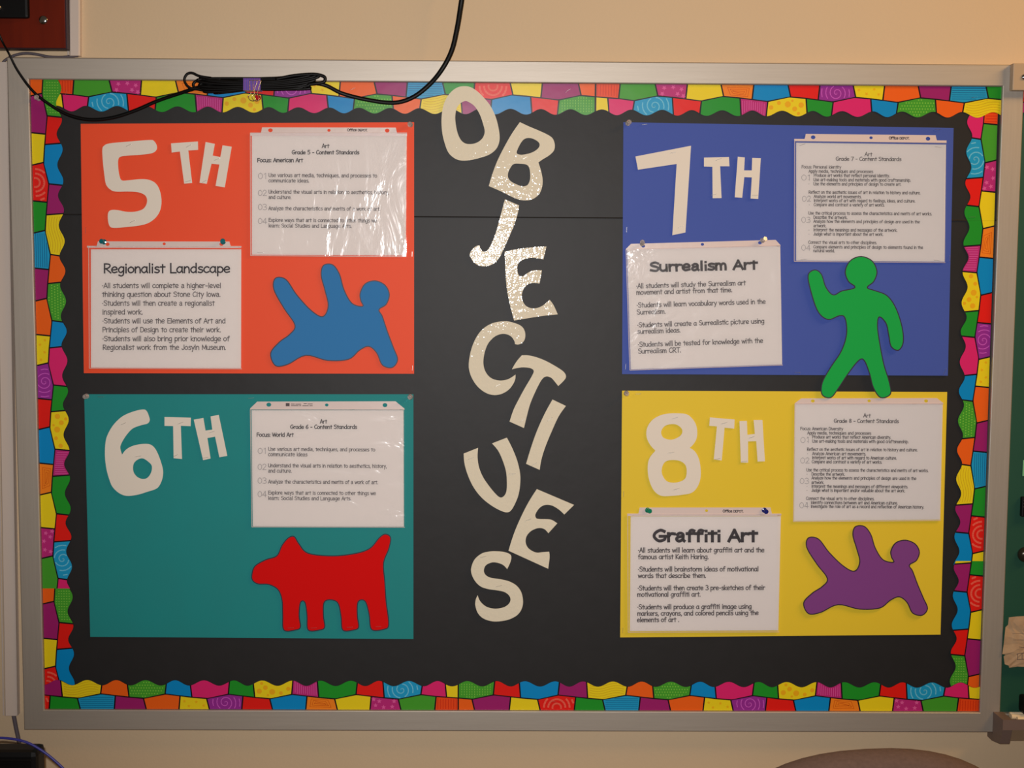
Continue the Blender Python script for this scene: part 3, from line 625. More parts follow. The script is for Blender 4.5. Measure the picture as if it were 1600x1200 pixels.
# Regionalist Landscape
e = page([(142, 389.5), (377, 389.5), (376.5, 575.5), (142, 574.5)], 'white page titled Regionalist Landscape on the orange sheet')
def f(b, y):
    put_hand(b, 'Regionalist Landscape', 162, 426.5, 359, 426, 14.5, y, 2.3, 0)
    for t, xa, xb, yy in (('\u2022All students will complete a higher-level', 159.5, 345, 450), ('thinking question about Stone City Iowa.', 159.5, 344.5, 463.7), ('\u2022Students will then create a regionalist', 159.5, 335, 477.5),
        ('inspired work.', 160, 223, 491.3), ('\u2022Students will use the Elements of Art and', 160, 352, 505.2), ('Principles of Design to create their work.', 160, 345, 519),
        ('\u2022Students will also bring prior knowledge of', 160, 358.5, 533), ('Regionalist work from the Josyln Museum.', 160.5, 353, 546.6)):
        put_text(b, t, xa, yy, xb, yy, 7.8, y, 1, 0.004)
page_text(e, f)
protector([(138.5, 384.5), (377.5, 385.5), (378, 576.5), (139.5, 575.5)], tabstrip(152, 359.5, 377, 381, 136, 377, 384, 387, 0.5), [(168, 381.5, 3.2), (256.5, 381, 2.5), (346, 381.5, 3.2)], film_c, 'clear sheet protector over the Regionalist Landscape page')
# content standards of grades 5 and 6
def std(b, y, g, focus, rows, X, titles):
    (a0, a1, ab), (t0, t1, tb), (f0, f1, fb) = titles
    put_hand(b, 'Art', a0, ab, a1, ab, 6.2, y, 1.1, 0); put_hand(b, 'Grade %s - Content Standards' % g, t0, tb, t1, tb, 6.2, y, 1.15, 0)
    put_text(b, 'Focus: '+focus, f0, fb, f1, fb, 6.0, y, 0, 0.012)
    for n, nb, lines in rows:
        put_text(b, n, X-16.5, nb, X-3, nb, 9.0, y, 2, -0.003)
        for t, xb, lb in lines: put_text(b, t, X, lb, xb, lb+(xb-X)*0.006, 5.6, y, 1, 0.006)
e = page([(393.5, 212), (635.5, 212), (634, 399.5), (393.5, 398)], 'white page headed Grade 5 Content Standards on the orange sheet')
page_text(e, lambda b, y: std(b, y, '5', 'American Art', [
    ('01', 279.5, [('Use various art media, techniques, and processes to', 589, 276.3), ('communicate ideas.', 483, 284.8)]),
    ('02', 306, [('Understand the visual arts in relation to aesthetics, history,', 607.5, 302.3), ('and culture.', 455, 310.8)]),
    ('03', 328, [('Analyze the characteristics and merits of a work of art.', 594, 328.2)]),
    ('04', 349.8, [('Explore ways that art is connected to other things we', 588.5, 346.5), ('learn: Social Studies and Language Arts.', 549.5, 355.2)])], 419.5,
    ((503, 514, 231), (456, 561, 241), (402, 473, 253.3))))
protector([(391, 207.5), (636, 207.5), (635, 401), (391.5, 399.5)], tabstrip(408.5, 619.5, 199, 204, 391, 636, 208, 212, 0.5), [(422.5, 203.5, 3.6), (514, 203.7, 2.6), (605, 204, 3.6)], film_a, 'wrinkled clear sheet protector with glare over the Grade 5 page', brand=(542.5, 205, 0.2))
e = page([(393, 641), (630.5, 641), (631, 823), (395, 822.5)], 'white page headed Grade 6 Content Standards on the teal sheet')
page_text(e, lambda b, y: std(b, y, '6', 'World Art', [
    ('01', 709, [('Use various art media, techniques, and processes to', 586, 704.3), ('communicate ideas', 480, 712.5)]),
    ('02', 734, [('Understand the visual arts in relation to aesthetics, history,', 604, 730), ('and culture.', 455.5, 738.3)]),
    ('03', 755.5, [('Analyze the characteristics and merits of a work of art.', 590.5, 755.3)]),
    ('04', 776.5, [('Explore ways that art is connected to other things we', 587, 772.5), ('learn: Social Studies and Language Arts.', 548.5, 781)])], 419,
    ((500, 510.5, 661.5), (453.5, 557.5, 670), (401, 458.5, 682.3))))
protector([(391, 639.5), (632, 639.5), (632.5, 824), (393.5, 823.5)], [(402, 627.5), (618, 627), (632, 638.5), (632, 640.5), (391, 640), (391, 638)], [(420, 632.3, 3.8), (510.5, 632.8, 2.8), (601.5, 633, 3.8)], film_b, 'clear sheet protector with shiny top right corner over the Grade 6 page', logo=(446.5, 629.8))
# Surrealism / Graffiti
e = page([(979.7, 390.5), (1219, 384.3), (1222, 569.5), (985.5, 577.3)], 'slightly tilted white page titled Surrealism Art on the blue sheet')
def f(b, y):
    put_hand(b, 'Surrealism Art', 1013.5, 425.5, 1184, 421.5, 16.5, y, 3.8, 0, True)
    for t, xa, xb, ya, yb_ in (('\u2022All students will study the Surrealism art', 994, 1165, 450.5, 445.5), ('movement and artist from that time.', 994.5, 1144, 460.5, 456.3), ('\u2022Students will learn vocabulary words used in the', 995, 1196, 480.5, 474.5),
        ('Surrealism.', 995, 1040, 491.5, 490), ('\u2022Students will create a Surrealistic picture using', 996, 1194, 511.5, 505), ('surrealism ideas.', 996, 1063, 521.5, 519.3), ('\u2022Students will be tested for knowledge with the', 997, 1192, 542, 535.5), ('Surrealism CRT.', 997, 1064, 552.5, 550.5)):
        put_hand(b, t, xa, ya, xb, yb_, 7.6, y, 1.25, 1)
page_text(e, f)
protector([(978, 389.5), (1219.5, 383.5), (1223, 570.5), (984, 578.5)], [(986, 381), (1212, 374.8), (1219.5, 383), (1219.5, 385), (978, 391), (978, 389)], [(1005, 384.3, 3), (1097.5, 381.8, 2.6), (1187.5, 379.3, 3)], film_b, 'creased clear sheet protector over the Surrealism Art page')
e = page([(985.5, 806.5), (1220, 806.5), (1216, 985), (984, 986)], 'white page titled Graffiti Art on the yellow sheet')
def f(b, y):
    put_hand(b, 'Graffiti Art', 1018.5, 847.5, 1184, 847.5, 21.0, y, 4.8, 0, True)
    for t, xa, xb, ya, yb_ in (('\u2022All students will learn about graffiti art and the', 997, 1194, 863.3, 862.8), ('famous artist Keith Haring.', 997, 1107, 873.5, 873.3), ('\u2022Students will brainstorm ideas of motivational', 997, 1185, 893, 892.5), ('words that describe them.', 997, 1103, 903, 902.7),
        ('\u2022Students will then create 3 pre-sketches of their', 996.5, 1195, 922.5, 921.5), ('motivational graffiti art.', 996, 1094.5, 932.3, 932), ('\u2022Students will produce a graffiti image using', 996, 1174, 952, 951), ('markers, crayons, and colored pencils using the', 996, 1185, 962, 960.8), ('elements of art .', 995.5, 1061, 972, 971.6)):
        put_hand(b, t, xa, ya, xb, yb_, 7.4, y, 1.35, 1)
page_text(e, f)
protector([(980.5, 803.5), (1221, 803.5), (1217.5, 987.5), (981.5, 988)], tabstrip(998.5, 1205, 793, 798, 980, 1220.5, 802.5, 806, 0.0), [(1104, 798, 2.4)], film_c, 'clear sheet protector over the Graffiti Art page', brand=(1129.5, 800.5, 0))
# grades 7 and 8
def std2(b, y, g, titles, nums, lines):
    (a0, a1, ab), (t0, t1, tb) = titles
    put_hand(b, 'Art', a0, ab, a1, ab+.3, 6, y, 1.0, 1); put_hand(b, 'Grade %s - Content Standards' % g, t0, tb, t1, tb+.5, 6.0, y, 1.05, 1)
    for n, xa, nb in nums: put_text(b, n, xa, nb, xa+14, nb, 9.0, y, 2, -0.006)
    for t, xa, xb, bl in lines:
        if t[0] == '*': t = t[1:]; put_text(b, '\u2022', xa-8, bl, xa-6.4, bl, 4.6, y, 1)
        put_text(b, t, xa, bl, xb, bl+(xb-xa)*0.006, 4.7, y, 1, 0.008)
e = page([(1244, 223), (1478, 226), (1476, 409), (1244, 407.3)], 'white page headed Grade 7 Content Standards on the blue sheet')
page_text(e, lambda b, y: std2(b, y, '7', ((1351, 1362.5, 243.8), (1306, 1408, 251)), [('01', 1252, 282), ('02', 1253, 315), ('03', 1252, 348), ('04', 1252, 391.5)], [
    ('Focus: Personal Identity', 1252.5, 1314, 263), ('Apply media, techniques and processes', 1263.5, 1364, 269.7), ('*Produce art works that reflect personal identity.', 1271.5, 1390, 276.2), ('*Use art-making tools and materials with good craftsmanship.', 1271, 1423, 283), ('*Use the elements and principles of design to create art.', 1271, 1408, 289.5),
    ('Reflect on the aesthetic issues of art in relation to history and culture.', 1263.5, 1438, 302.5), ('*Analyze world art movements.', 1271.5, 1346, 309.2), ('*Interpret works of art with regard to feelings, ideas, and culture.', 1271.5, 1430, 315.5), ('*Compare and contrast a variety of art works.', 1271.5, 1382, 322),
    ('Use the critical process to assess the characteristics and merits of art works.', 1263, 1456, 335.2), ('*Describe the artwork.', 1271, 1324, 341.8), ('*Analyze how the elements and principles of design are used in the', 1271, 1437, 348), ('artwork.', 1271, 1291, 355), ('*Interpret the meanings and messages of the artwork.', 1271, 1402, 361.3), ('*Judge what is important about the art work.', 1271, 1380, 367.8),
    ('Connect the visual arts to other disciplines.', 1263, 1370, 380.8), ('*Compare elements and principles of design to elements found in the', 1271, 1442, 388), ('natural world.', 1271, 1304, 394)]))
protector([(1241.5, 220), (1479, 223), (1477, 410.5), (1241, 408.5)], tabstrip(1258, 1463, 209, 214, 1241, 1479, 217, 220.5, 2.5), [(1270.5, 214.5, 3.6), (1361, 215.3, 2.6), (1450, 216.8, 3.6)], film_b, 'clear sheet protector with notched top strip over the Grade 7 page', brand=(1389, 217.5, 0.4))
e = page([(1242.5, 632), (1473, 632), (1469, 812), (1240.5, 814)], 'white page headed Grade 8 Content Standards on the yellow sheet')
page_text(e, lambda b, y: std2(b, y, '8', ((1349, 1360, 652), (1303, 1404, 660.5)), [('01', 1250.5, 692), ('02', 1250.5, 724), ('03', 1249.5, 756), ('04', 1249, 794)], [
    ('Focus: American Diversity', 1250.5, 1317, 672), ('Apply media, techniques and processes', 1261.5, 1361, 678.7), ('*Produce art works that reflect American diversity.', 1269, 1392, 685), ('*Use art-making tools and materials with good craftsmanship.', 1269, 1419.5, 691.5),
    ('Reflect on the aesthetic issues of art in relation to history and culture.', 1261, 1433.5, 704.3), ('*Analyze American art movements.', 1269, 1353, 711), ('*Interpret works of art with regard to American culture.', 1269, 1401, 717.3), ('*Compare and contrast a variety of art works.', 1268.5, 1378, 723.7),
    ('Use the critical process to assess the characteristics and merits of art works.', 1260, 1450.5, 736.5), ('*Describe the artwork.', 1268, 1320, 743), ('*Analyze how the elements and principles of design are used in the', 1268, 1431.5, 749), ('artwork.', 1268, 1287.5, 756), ('*Interpret the meanings and messages of different viewpoints.', 1268, 1418.5, 762), ('*Judge what is important and/or valuable about the art work.', 1268, 1414, 768.3),
    ('Connect the visual arts to other disciplines.', 1259.5, 1366, 781), ('*Identify connections between art and American culture.', 1267, 1402.5, 787.5), ('*Investigate the role of art as a record and reflection of American history.', 1267, 1443.5, 793.5)]))
protector([(1242, 630.5), (1474, 630.5), (1470, 813.5), (1239.5, 815)], [(1252, 622.5), (1464, 622), (1473.5, 629.5), (1473.5, 632), (1242, 632), (1242, 630)], [(1270, 626.5, 3), (1358, 626.3, 2.6), (1447, 626.5, 3)], film_c, 'clear sheet protector with slanted strip ends over the Grade 8 page')

# ------------------------------------------------------------------ push pins
def pin(px, py, mat, label, y=-0.0075, tilt=(0, 0)):
    base = W(px, py, y); ax = Vector((tilt[0], -1, tilt[1])).normalized()
    e = empty('push_pin', base, label, 'push pin', 'push pins on the board')
    b = MB(); b.lathe(base, ax, [(0.0046, 0), (0.0050, 0.0007), (0.0046, 0.0015), (0.0026, 0.0025), (0.0024, 0.0075), (0.0030, 0.0095), (0.0044, 0.0105), (0.0046, 0.0115), (0.0040, 0.0125)], 0, 14); b.build('pin_head', mat, e, smooth=False)
    b = MB(); b.tube([base-ax*0.006, base], 0.0005, 0, 6); b.build('needle', m_steel, e)
pin(641, 195, m_pin_clear, 'clear push pin at the top right corner of the orange sheet')
pin(981, 193, m_pin_clear, 'clear push pin at the top left corner of the blue sheet', tilt=(.15, .15))
pin(135.5, 619, m_pin_clear, 'clear push pin at the top left corner of the teal sheet')
pin(641, 620, m_pin_clear, 'clear push pin at the top right corner of the teal sheet')
pin(978.5, 614.5, m_pin_clear, 'clear push pin at the top left corner of the yellow sheet')
pin(61, 154, m_pin_clear, 'clear push pin in the border near the top left corner of the board', tilt=(-.1, .1))
pin(163, 378, m_pin_teal, 'teal push pin above the R of Regionalist Landscape', tilt=(-.2, .1))
pin(348.5, 378, m_pin_teal, 'teal push pin above the end of Regionalist Landscape', tilt=(.15, .15))
pin(1003.5, 381, m_pin_clear, 'clear push pin at the left end of the Surrealism Art sleeve', tilt=(-.1, .3))
pin(1191, 376, m_pin_clear, 'clear push pin at the right end of the Surrealism Art sleeve', tilt=(.3, .3))
pin(1011.5, 797, m_pin_green, 'dark green push pin left above the Graffiti Art title', tilt=(.3, 0))
pin(1194, 797, m_pin_navy, 'navy blue push pin right above the Graffiti Art title', tilt=(.15, -.1))
pin(403.5, 153, m_pin_red, 'red push pin beside the wire arms of the binder clip', y=-0.0050)

# ------------------------------------------------------------------ staples
def staple(px, py, ang, label, y=-0.0068, L=0.0105):
    c = W(px, py, y); a = math.radians(ang); d = Vector((math.cos(a), 0, math.sin(a)))
    b = MB(); r = 0.00028
    b.tube([c-d*L/2+Vector((0, 0.003, 0)), c-d*L/2, c-d*L/2+d*0.0006+Vector((0, -0.0004, 0)), c+d*L/2-d*0.0006+Vector((0, -0.0004, 0)), c+d*L/2, c+d*L/2+Vector((0, 0.003, 0))], r, 0, 6)
    tag(b.build('staple', m_steel), 'thin metal staple '+label, 'staple', 'staples on the board')
for a in [(201, 227, 25, 'through the top bar of the numeral 5'), (207, 346, 25, 'through the bottom of the numeral 5'), (295, 228, 30, 'through the top of the T on the orange sheet'), (294, 283, 15, 'at the foot of the T on the orange sheet'),
          (339, 249, 20, 'through the crossbar of the H on the orange sheet'), (320, 283, 32, 'at the foot of the H on the orange sheet'), (193, 662, 25, 'through the upper curve of the numeral 6'), (216, 713, 10, 'above the hole of the numeral 6'),
          (282, 661, 20, 'through the top of the T on the teal sheet'), (274, 712, 25, 'at the foot of the T on the teal sheet'), (331, 675, 15, 'through the crossbar of the H on the teal sheet'), (321, 715, 10, 'at the foot of the H on the teal sheet'),
          (1053, 238, 10, 'near the peak of the numeral 7 on blue'), (1064, 354, 25, 'at the foot of the numeral 7'), (1123, 249, 20, 'through the top of the T on the blue sheet'), (1115, 304, 15, 'at the foot of the T on the blue sheet'),
          (1180, 305, 0, 'at the foot of the H on the blue sheet'), (1055, 653, 15, 'at the top of the numeral 8'), (1049, 707, 10, 'at the waist of the numeral 8'), (1057, 764, 15, 'at the bottom of the numeral 8'),
          (1132, 661, 15, 'through the top of the T on the yellow sheet'), (1121, 717, 10, 'at the foot of the T on the yellow sheet'), (1175, 683, 20, 'through the crossbar of the H on the yellow sheet'), (1163, 721, 5, 'at the foot of the H on the yellow sheet'),
          (820, 247, 30, 'at the waist of the letter B'), (817, 656, 42, 'at the foot of the large letter T'), (859.5, 655, 38, 'in the upper part of the letter I'), (835, 725, 30, 'at the foot of the letter I'), (736, 716, 20, 'in the left arm of the letter U'),
          (801, 740, 3, 'in the right arm of the letter U'), (826, 812, 20, 'at the middle of the letter E above the S'), (755, 870, 10, 'at the top of the letter S'), (780, 915.5, 15, 'at the middle of the letter S'), (778, 602, 28, 'at the bottom of the letter C'),
          (644, 397, 88, 'upright on the right edge of the orange sheet'), (133.5, 360, 88, 'upright on the left edge of the orange sheet'), (644.5, 575, 88, 'at the bottom right corner of the orange sheet'), (157, 620, 0, 'in the top left corner of the teal sheet'),
          (787-395, 622, 5, 'at the top middle of the teal sheet'), (979, 359, 88, 'upright on the left edge of the blue sheet'), (977.5, 573, 88, 'at the bottom left corner of the blue sheet'), (1466, 202, 0, 'in the top right corner of the blue sheet'), (1484, 404, 88, 'upright on the right edge of the blue sheet'),
          (1476, 581, 65, 'at the bottom right corner of the blue sheet'), (1246, 582, 0, 'at the bottom middle of the blue sheet'), (1007, 194.5, 5, 'in the top left corner of the blue sheet'), (997, 615.5, 5, 'in the top left corner of the yellow sheet'),
          (974.5, 772, 88, 'upright on the left edge of the yellow sheet'), (973, 985, 88, 'at the bottom left corner of the yellow sheet'), (454, 981, 3, 'in the front paw of the red dog'), (490, 981, 3, 'in the second paw of the red dog'), (546, 980, 3, 'in the third paw of the red dog'), (591, 979, 3, 'in the hind paw of the red dog'),
          (103.5, 145, 70, 'in the orange striped patch of the top border'), (551, 139, 25, 'in the orange patch of the top border'), (888, 141, 35, 'in the purple patch of the top border left of the seam'), (1523, 152, 8, 'in the striped blue patch at the top right'), (865, 1096, -15, 'in the red ringed patch of the bottom border'),
          (407, 394.5, 0, 'at the bottom left of the Grade 5 page'), (619, 397, 0, 'at the bottom right of the Grade 5 page'), (1256, 405.5, 5, 'in the lower left corner of the white Grade 7 sheet on blue'), (1464, 407, -8, 'in the lower right corner of the white Grade 7 sheet on blue'), (1466, 230, -8, 'at the top right of the Grade 7 page'), (1254, 226, 20, 'at the top left of the Grade 7 page'), (1520, 339, 0, 'in the green patch of the right border')]:
    staple(a[0], a[1], a[2], a[3], -0.0088 if 'H on the blue' in a[3] else (-0.0052 if 'border' in a[3] or 'top right' == a[3][-9:] else -0.0070))

# ------------------------------------------------------------------ black cable bundle and binder clip
YC = -0.026
cab = empty('coiled_cable', W(398, 130, YC), 'black flat cable coiled in a bundle and draped over the top of the board', 'cable')
def px_path(pts, y): return [W(p[0], p[1], p[2] if len(p) > 2 else y) for p in pts]
b = MB(); b.tube(smooth_path(px_path([(-30, -15, -0.05), (0, 57, -0.045), (14, 84), (28, 111, -0.02), (52, 143, -0.016), (80, 165, -0.013), (108, 180, -0.011), (140, 187, -0.010), (175, 184, -0.010), (210, 173, -0.011), (245, 158, -0.013), (280, 146, -0.018), (320, 134, -0.026), (360, 130, -0.028)], YC), 8), lambda u: 0.0020 + 0.0013*min(1, max(0, (u-.15)*3)), 0, 8, 0.6); b.build('cable_lead', m_cable, cab, smooth=True)
b = MB(); b.tube(smooth_path(px_path([(440, 128, -0.028), (500, 131), (535, 146, -0.016), (575, 156, -0.013), (615, 160.5, -0.013), (645, 152, -0.015), (672, 131, -0.019), (692, 106, -0.026), (706, 78, -0.026), (714, 45), (719, 15), (724, -20), (730, -70, 0.0), (732, -140, 0.010)], YC), 8), lambda u: 0.0033+0.0018*u, 0, 8, 0.5); b.build('cable_lead', m_cable, cab, smooth=True)
b = MB()
for i in range(14):
    xl = 312+8*math.sin(i*2.1)+i*1.2; xr = 494-7*math.cos(i*1.7)-i*1.2; yc = 122+i*1.5
    ht = 2.0+1.5*(i % 3); pts = []
    for k in range(48):
        a = 2*math.pi*k/48; u = math.cos(a)
        x = (xl+xr)/2+(xr-xl)/2*(abs(u)**0.6)*(1 if u > 0 else -1)
        pinch = 0.45+0.55*abs(u)
        yy = 130+(yc-130)*pinch*1.05+ht*math.sin(a)+5.0*max(0, (-(x-390)/90))*0.8*(1 if i > 4 else .3)-7.0*max(0, ((x-420)/90))**1.3
        pts.append(W(x, yy, YC-0.0022*math.sin(a)-0.0009*(i % 3)))
    pts.append(pts[0]); b.tube(pts, 0.0025, 0, 6, 0.8, caps=False)
b.build('cable_coil', m_cable, cab, smooth=True)
b = MB()
b.tube(smooth_path(px_path([(330, 122), (312, 119), (300, 114), (292, 116), (288, 124), (291, 132), (299, 138), (320, 140)], YC), 6), 0.0024, 0, 6, 0.6)
b.build('cable_loop', m_cable, cab, smooth=True); b = MB()
b.tube(smooth_path(px_path([(345, 124), (325, 123), (310, 125), (302, 131), (306, 138), (325, 142), (350, 144)], YC), 6), 0.0026, 0, 6, 0.6)
b.build('cable_loop', m_cable, cab, smooth=True); b = MB()
b.tube(smooth_path(px_path([(430, 124), (460, 118), (490, 116), (505, 119), (508, 124), (503, 129), (480, 132)], YC-0.002), 6), 0.0030, 0, 6, 0.6)
b.build('cable_loop', m_cable, cab, smooth=True)
clip = empty('binder_clip', W(396, 134, YC), 'small striped blue binder clip gripping the middle of the cable bundle', 'clip')
m_clip = material('striped_clip', lin((80, 76, 160)), 0.3)
nt = m_clip.node_tree; bb = nt.nodes['Principled BSDF']; wv = nt.nodes.new('ShaderNodeTexWave'); wv.inputs['Scale'].default_value = 100; wv.inputs['Distortion'].default_value = 0.3
tc = nt.nodes.new('ShaderNodeTexCoord'); mx = nt.nodes.new('ShaderNodeMix'); mx.data_type = 'RGBA'; mx.inputs[6].default_value = lin((70, 84, 178)); mx.inputs[7].default_value = lin((150, 84, 160))
nt.links.new(tc.outputs['Object'], wv.inputs[0]); nt.links.new(wv.outputs['Fac'], mx.inputs[0]); nt.links.new(mx.outputs[2], bb.inputs[0])
a, c = W(381.5, 124, YC), W(408.5, 142.5, YC)
b = MB()
b.add([(a.x, YC-0.0085, a.z), (c.x, YC-0.0085, a.z), (c.x, YC-0.0105, c.z), (a.x, YC-0.0105, c.z), (a.x, YC+0.006, a.z), (c.x, YC+0.006, a.z), (c.x, YC+0.009, c.z), (a.x, YC+0.009, c.z),
       (a.x, YC-0.0079, a.z), (c.x, YC-0.0079, a.z), (c.x, YC-0.0099, c.z), (a.x, YC-0.0099, c.z)],
      [(0, 3, 2, 1), (4, 5, 6, 7), (3, 7, 6, 2), (0, 1, 9, 8), (8, 9, 10, 11), (0, 8, 11, 3), (1, 2, 10, 9)])
b.tube([(a.x, YC-0.0088, a.z), (c.x, YC-0.0088, a.z)], 0.0012, 0, 8)
b.build('clip_body', m_clip, clip)
for dx, dd in ((0, 0.0), (5.5, 0.002)):
    b = MB(); b.tube(smooth_path(px_path([(389.5+dx, 126), (390+dx, 133), (391+dx, 141), (392+dx, 146), (388+dx, 151), (390.5+dx, 156), (396+dx, 157.5), (399.5+dx, 154), (397+dx, 148), (397.5+dx, 141), (400+dx, 133), (401.5+dx, 126), (389.5+dx, 125.5)], YC-0.0125-dd), 5), 0.0006, 0, 6)
    b.build('wire_arm', m_gold, clip, smooth=True)

# ------------------------------------------------------------------ wall fixtures at the left
YW = 0.016
a, c = W(105, 76.5, YW-0.03), W(-170, -200, YW-0.03)
box = empty('wooden_wall_box', ((a.x+c.x)/2, YW, a.z), 'dark reddish-brown wooden wall box in the upper left corner', 'box')
b = MB(); b.box(c.x, a.x, YW-0.028, YW, a.z, c.z, 0, 0.001); b.build('box_body', m_wood_e, box)
b = MB(); b.box(c.x, a.x-0.0028, YW-0.031, YW-0.0282, a.z+0.0015, c.z, 0, 0.0008); b.build('front_panel', m_wood, box)
q0, q1 = W(44, 28, YW-0.045), W(-140, -160, YW-0.045)
b = MB(); b.box(q1.x, q0.x, YW-0.045, YW-0.031, q0.z, q1.z, 0, 0.005); b.build('black_plate', m_bp, box)
p = W(68, 31.5, YW-0.031)
b = MB(); b.lathe(p, (0, -1, 0), [(0.0075, 0), (0.0082, 0.0012), (0.0070, 0.0028), (0.0030, 0.0036), (0.0012, 0.0038)], 0, 18); b.build('screw', m_chrome, box, smooth=True)
p = W(-1, 12, YW-0.045)
b = MB(); b.lathe(p, (0, -1, 0), [(0.0050, 0), (0.0050, 0.004), (0.0035, 0.006), (0.001, 0.0065)], 0, 18); b.build('metal_knob', m_chrome, box, smooth=True)

def channel(px_pts, depth, label, ylip=0.0):
    """surface wiring channel: px_pts = (x_left, x_right, y_top, y_bottom, slant)"""
    xl0, xr0, y0, xl1, xr1, y1 = px_pts; yf = YW-depth
    e = empty('cable_channel', W((xl1+xr1)/2, y1, YW), label, 'cable channel')
    A, B_, C_, D_ = W(xl0, y0, yf), W(xr0, y0, yf), W(xr1, y1, yf), W(xl1, y1, yf)
    b = MB(); k = 0.0022
    def ins(P, d): return Vector((P.x+d, yf, P.z))
    top = [A, B_, C_, D_]
    back = [Vector((P.x, YW, P.z)) for P in top]; mid = [Vector((P.x, yf+k, P.z)) for P in top]; fr = [ins(A, k), ins(B_, -k), ins(C_, -k), ins(D_, k)]
    vs = back+mid+fr; fs = [(8, 11, 10, 9)]
    for L in range(2):
        for i in range(4): fs.append((L*4+i, L*4+(i+1) % 4, L*4+4+(i+1) % 4, L*4+4+i))
    b.add(vs, fs); b.build('channel_cover', m_plastic, e)
    b = MB(); P, Q = W(xl0-1.5, y0+3, YW-0.004), W(xl1-1.5, y1-1, YW-0.004)
    b.tube([P, Q], 0.0015, 0, 6); P, Q = W(xr0+0.8, y0+3, YW-0.004), W(xr1+.8, y1-1, YW-0.004); b.tube([P, Q], 0.0015, 0, 6); b.build('channel_base', m_plastic, e)
channel((-9, 10.5, 97, 7, 26.5, 1118.5), 0.018, 'long white plastic cable channel standing left of the board frame')
channel((107.5, 124.5, -60, 108, 124.5, 87), 0.014, 'short white plastic cable channel beside the wooden box')
b = MB(); b.tube(smooth_path(px_path([(3, 102), (7, 95), (20, 87.5), (37, 83.5), (55, 84.5), (75, 88.5), (95, 89.5), (112, 88), (122, 87)], YW-0.005), 6), 0.0026, 0, 8)
tag(b.build('grey_cable', m_greycable, smooth=True), 'grey cable looping under the wooden box onto the frame top', 'cable')
b = MB(); b.tube(smooth_path(px_path([(20, 1112), (22, 1121), (25, 1137), (29, 1156), (34, 1185), (38, 1230)], YW-0.006), 6), 0.0042, 0, 8)
tag(b.build('grey_cable', m_greycable, smooth=True), 'grey cable dropping from the foot of the white channel', 'cable')

# desk, monitor and blue cable at the lower left
YM = -0.36
a = W(57, 1175, YM); ztop = W(30, 1160, YM+0.043).z; zdesk = 0.70
desk = empty('desk', (a.x-0.35, -0.45, 0), 'laminate desk under the black monitor', 'desk')
b = MB(); b.box(a.x-0.95, a.x+0.14, -0.85, -0.12, zdesk-0.03, zdesk, 0, 0.004); b.build('desk_top', m_desk, desk)
for x in (a.x-0.90, a.x+0.08):
    for y in (-0.80, -0.17):
        b = MB(); b.box(x-0.02, x+0.02, y-0.02, y+0.02, 0, zdesk-0.03); b.build('leg', m_dmetal, desk)
mon = empty('computer_monitor', (a.x-0.24, YM, zdesk), 'black monitor whose top corner shows at the lower left', 'monitor')
b = MB(); b.box(a.x-0.48, a.x, YM, YM+0.045, zdesk+0.07, ztop, 0, 0.009); b.build('housing', m_bp, mon)
b = MB(); b.box(a.x-0.46, a.x-0.020, YM-0.0015, YM, zdesk+0.095, ztop-0.022); b.build('screen', material('dark_screen', (0.006, 0.006, 0.006, 1), 0.2), mon)
b = MB(); b.box(a.x-0.47, a.x-0.008, YM-0.004, YM-0.0003, ztop-0.016, ztop-0.012, 0, 0.001); b.build('bezel_ridge', m_bp, mon)
b = MB(); b.box(a.x-0.27, a.x-0.21, YM+0.035, YM+0.055, zdesk+0.01, zdesk+0.2); b.build('stand_neck', m_bp, mon)
b = MB(); b.box(a.x-0.35, a.x-0.13, YM-0.06, YM+0.10, zdesk, zdesk+0.012, 0, 0.004); b.build('stand_base', m_bp, mon)
YB = YM-0.03
pe = W(118, 1222, YB)
b = MB(); b.tube(smooth_path([Vector((pe.x-0.62, YB, zdesk+0.005)), W(-140, 1230, YB), W(-70, 1170, YB), W(-15, 1154.5, YB), W(15, 1154, YB), W(42, 1160, YB), W(65, 1172.5, YB), W(85, 1188, YB), W(104, 1207, YB), W(122, 1235, YB), Vector((pe.x+0.03, YB, zdesk+0.10)), Vector((pe.x+0.035, YB-0.03, zdesk+0.004))], 7), 0.0022, 0, 8)
tag(b.build('blue_cable', m_bluecable, smooth=True), 'thin blue cable arching over the black monitor', 'cable')

# ------------------------------------------------------------------ chalkboard and tray at the right
cx0 = X1+RW+0.0005; cbx1 = cx0+1.6
cb = empty('chalkboard', (cx0+0.8, YW, Z0), 'green chalkboard cut by the right edge beside the board', 'chalkboard')
b = MB(); b.box(cx0, cbx1, 0.0, YW, Z0-0.002, Z1, 0); b.build('writing_surface', m_green, cb)
b = MB(); b.box(cx0, cbx1, YF, YW, Z1, Z1+RW, 0, 0.001); b.build('top_rail', m_alu, cb)
b = MB(); b.box(cx0, cbx1, YF, YW, Z0-RW, Z0-0.0025, 0, 0.001); b.build('bottom_rail', m_alu, cb)
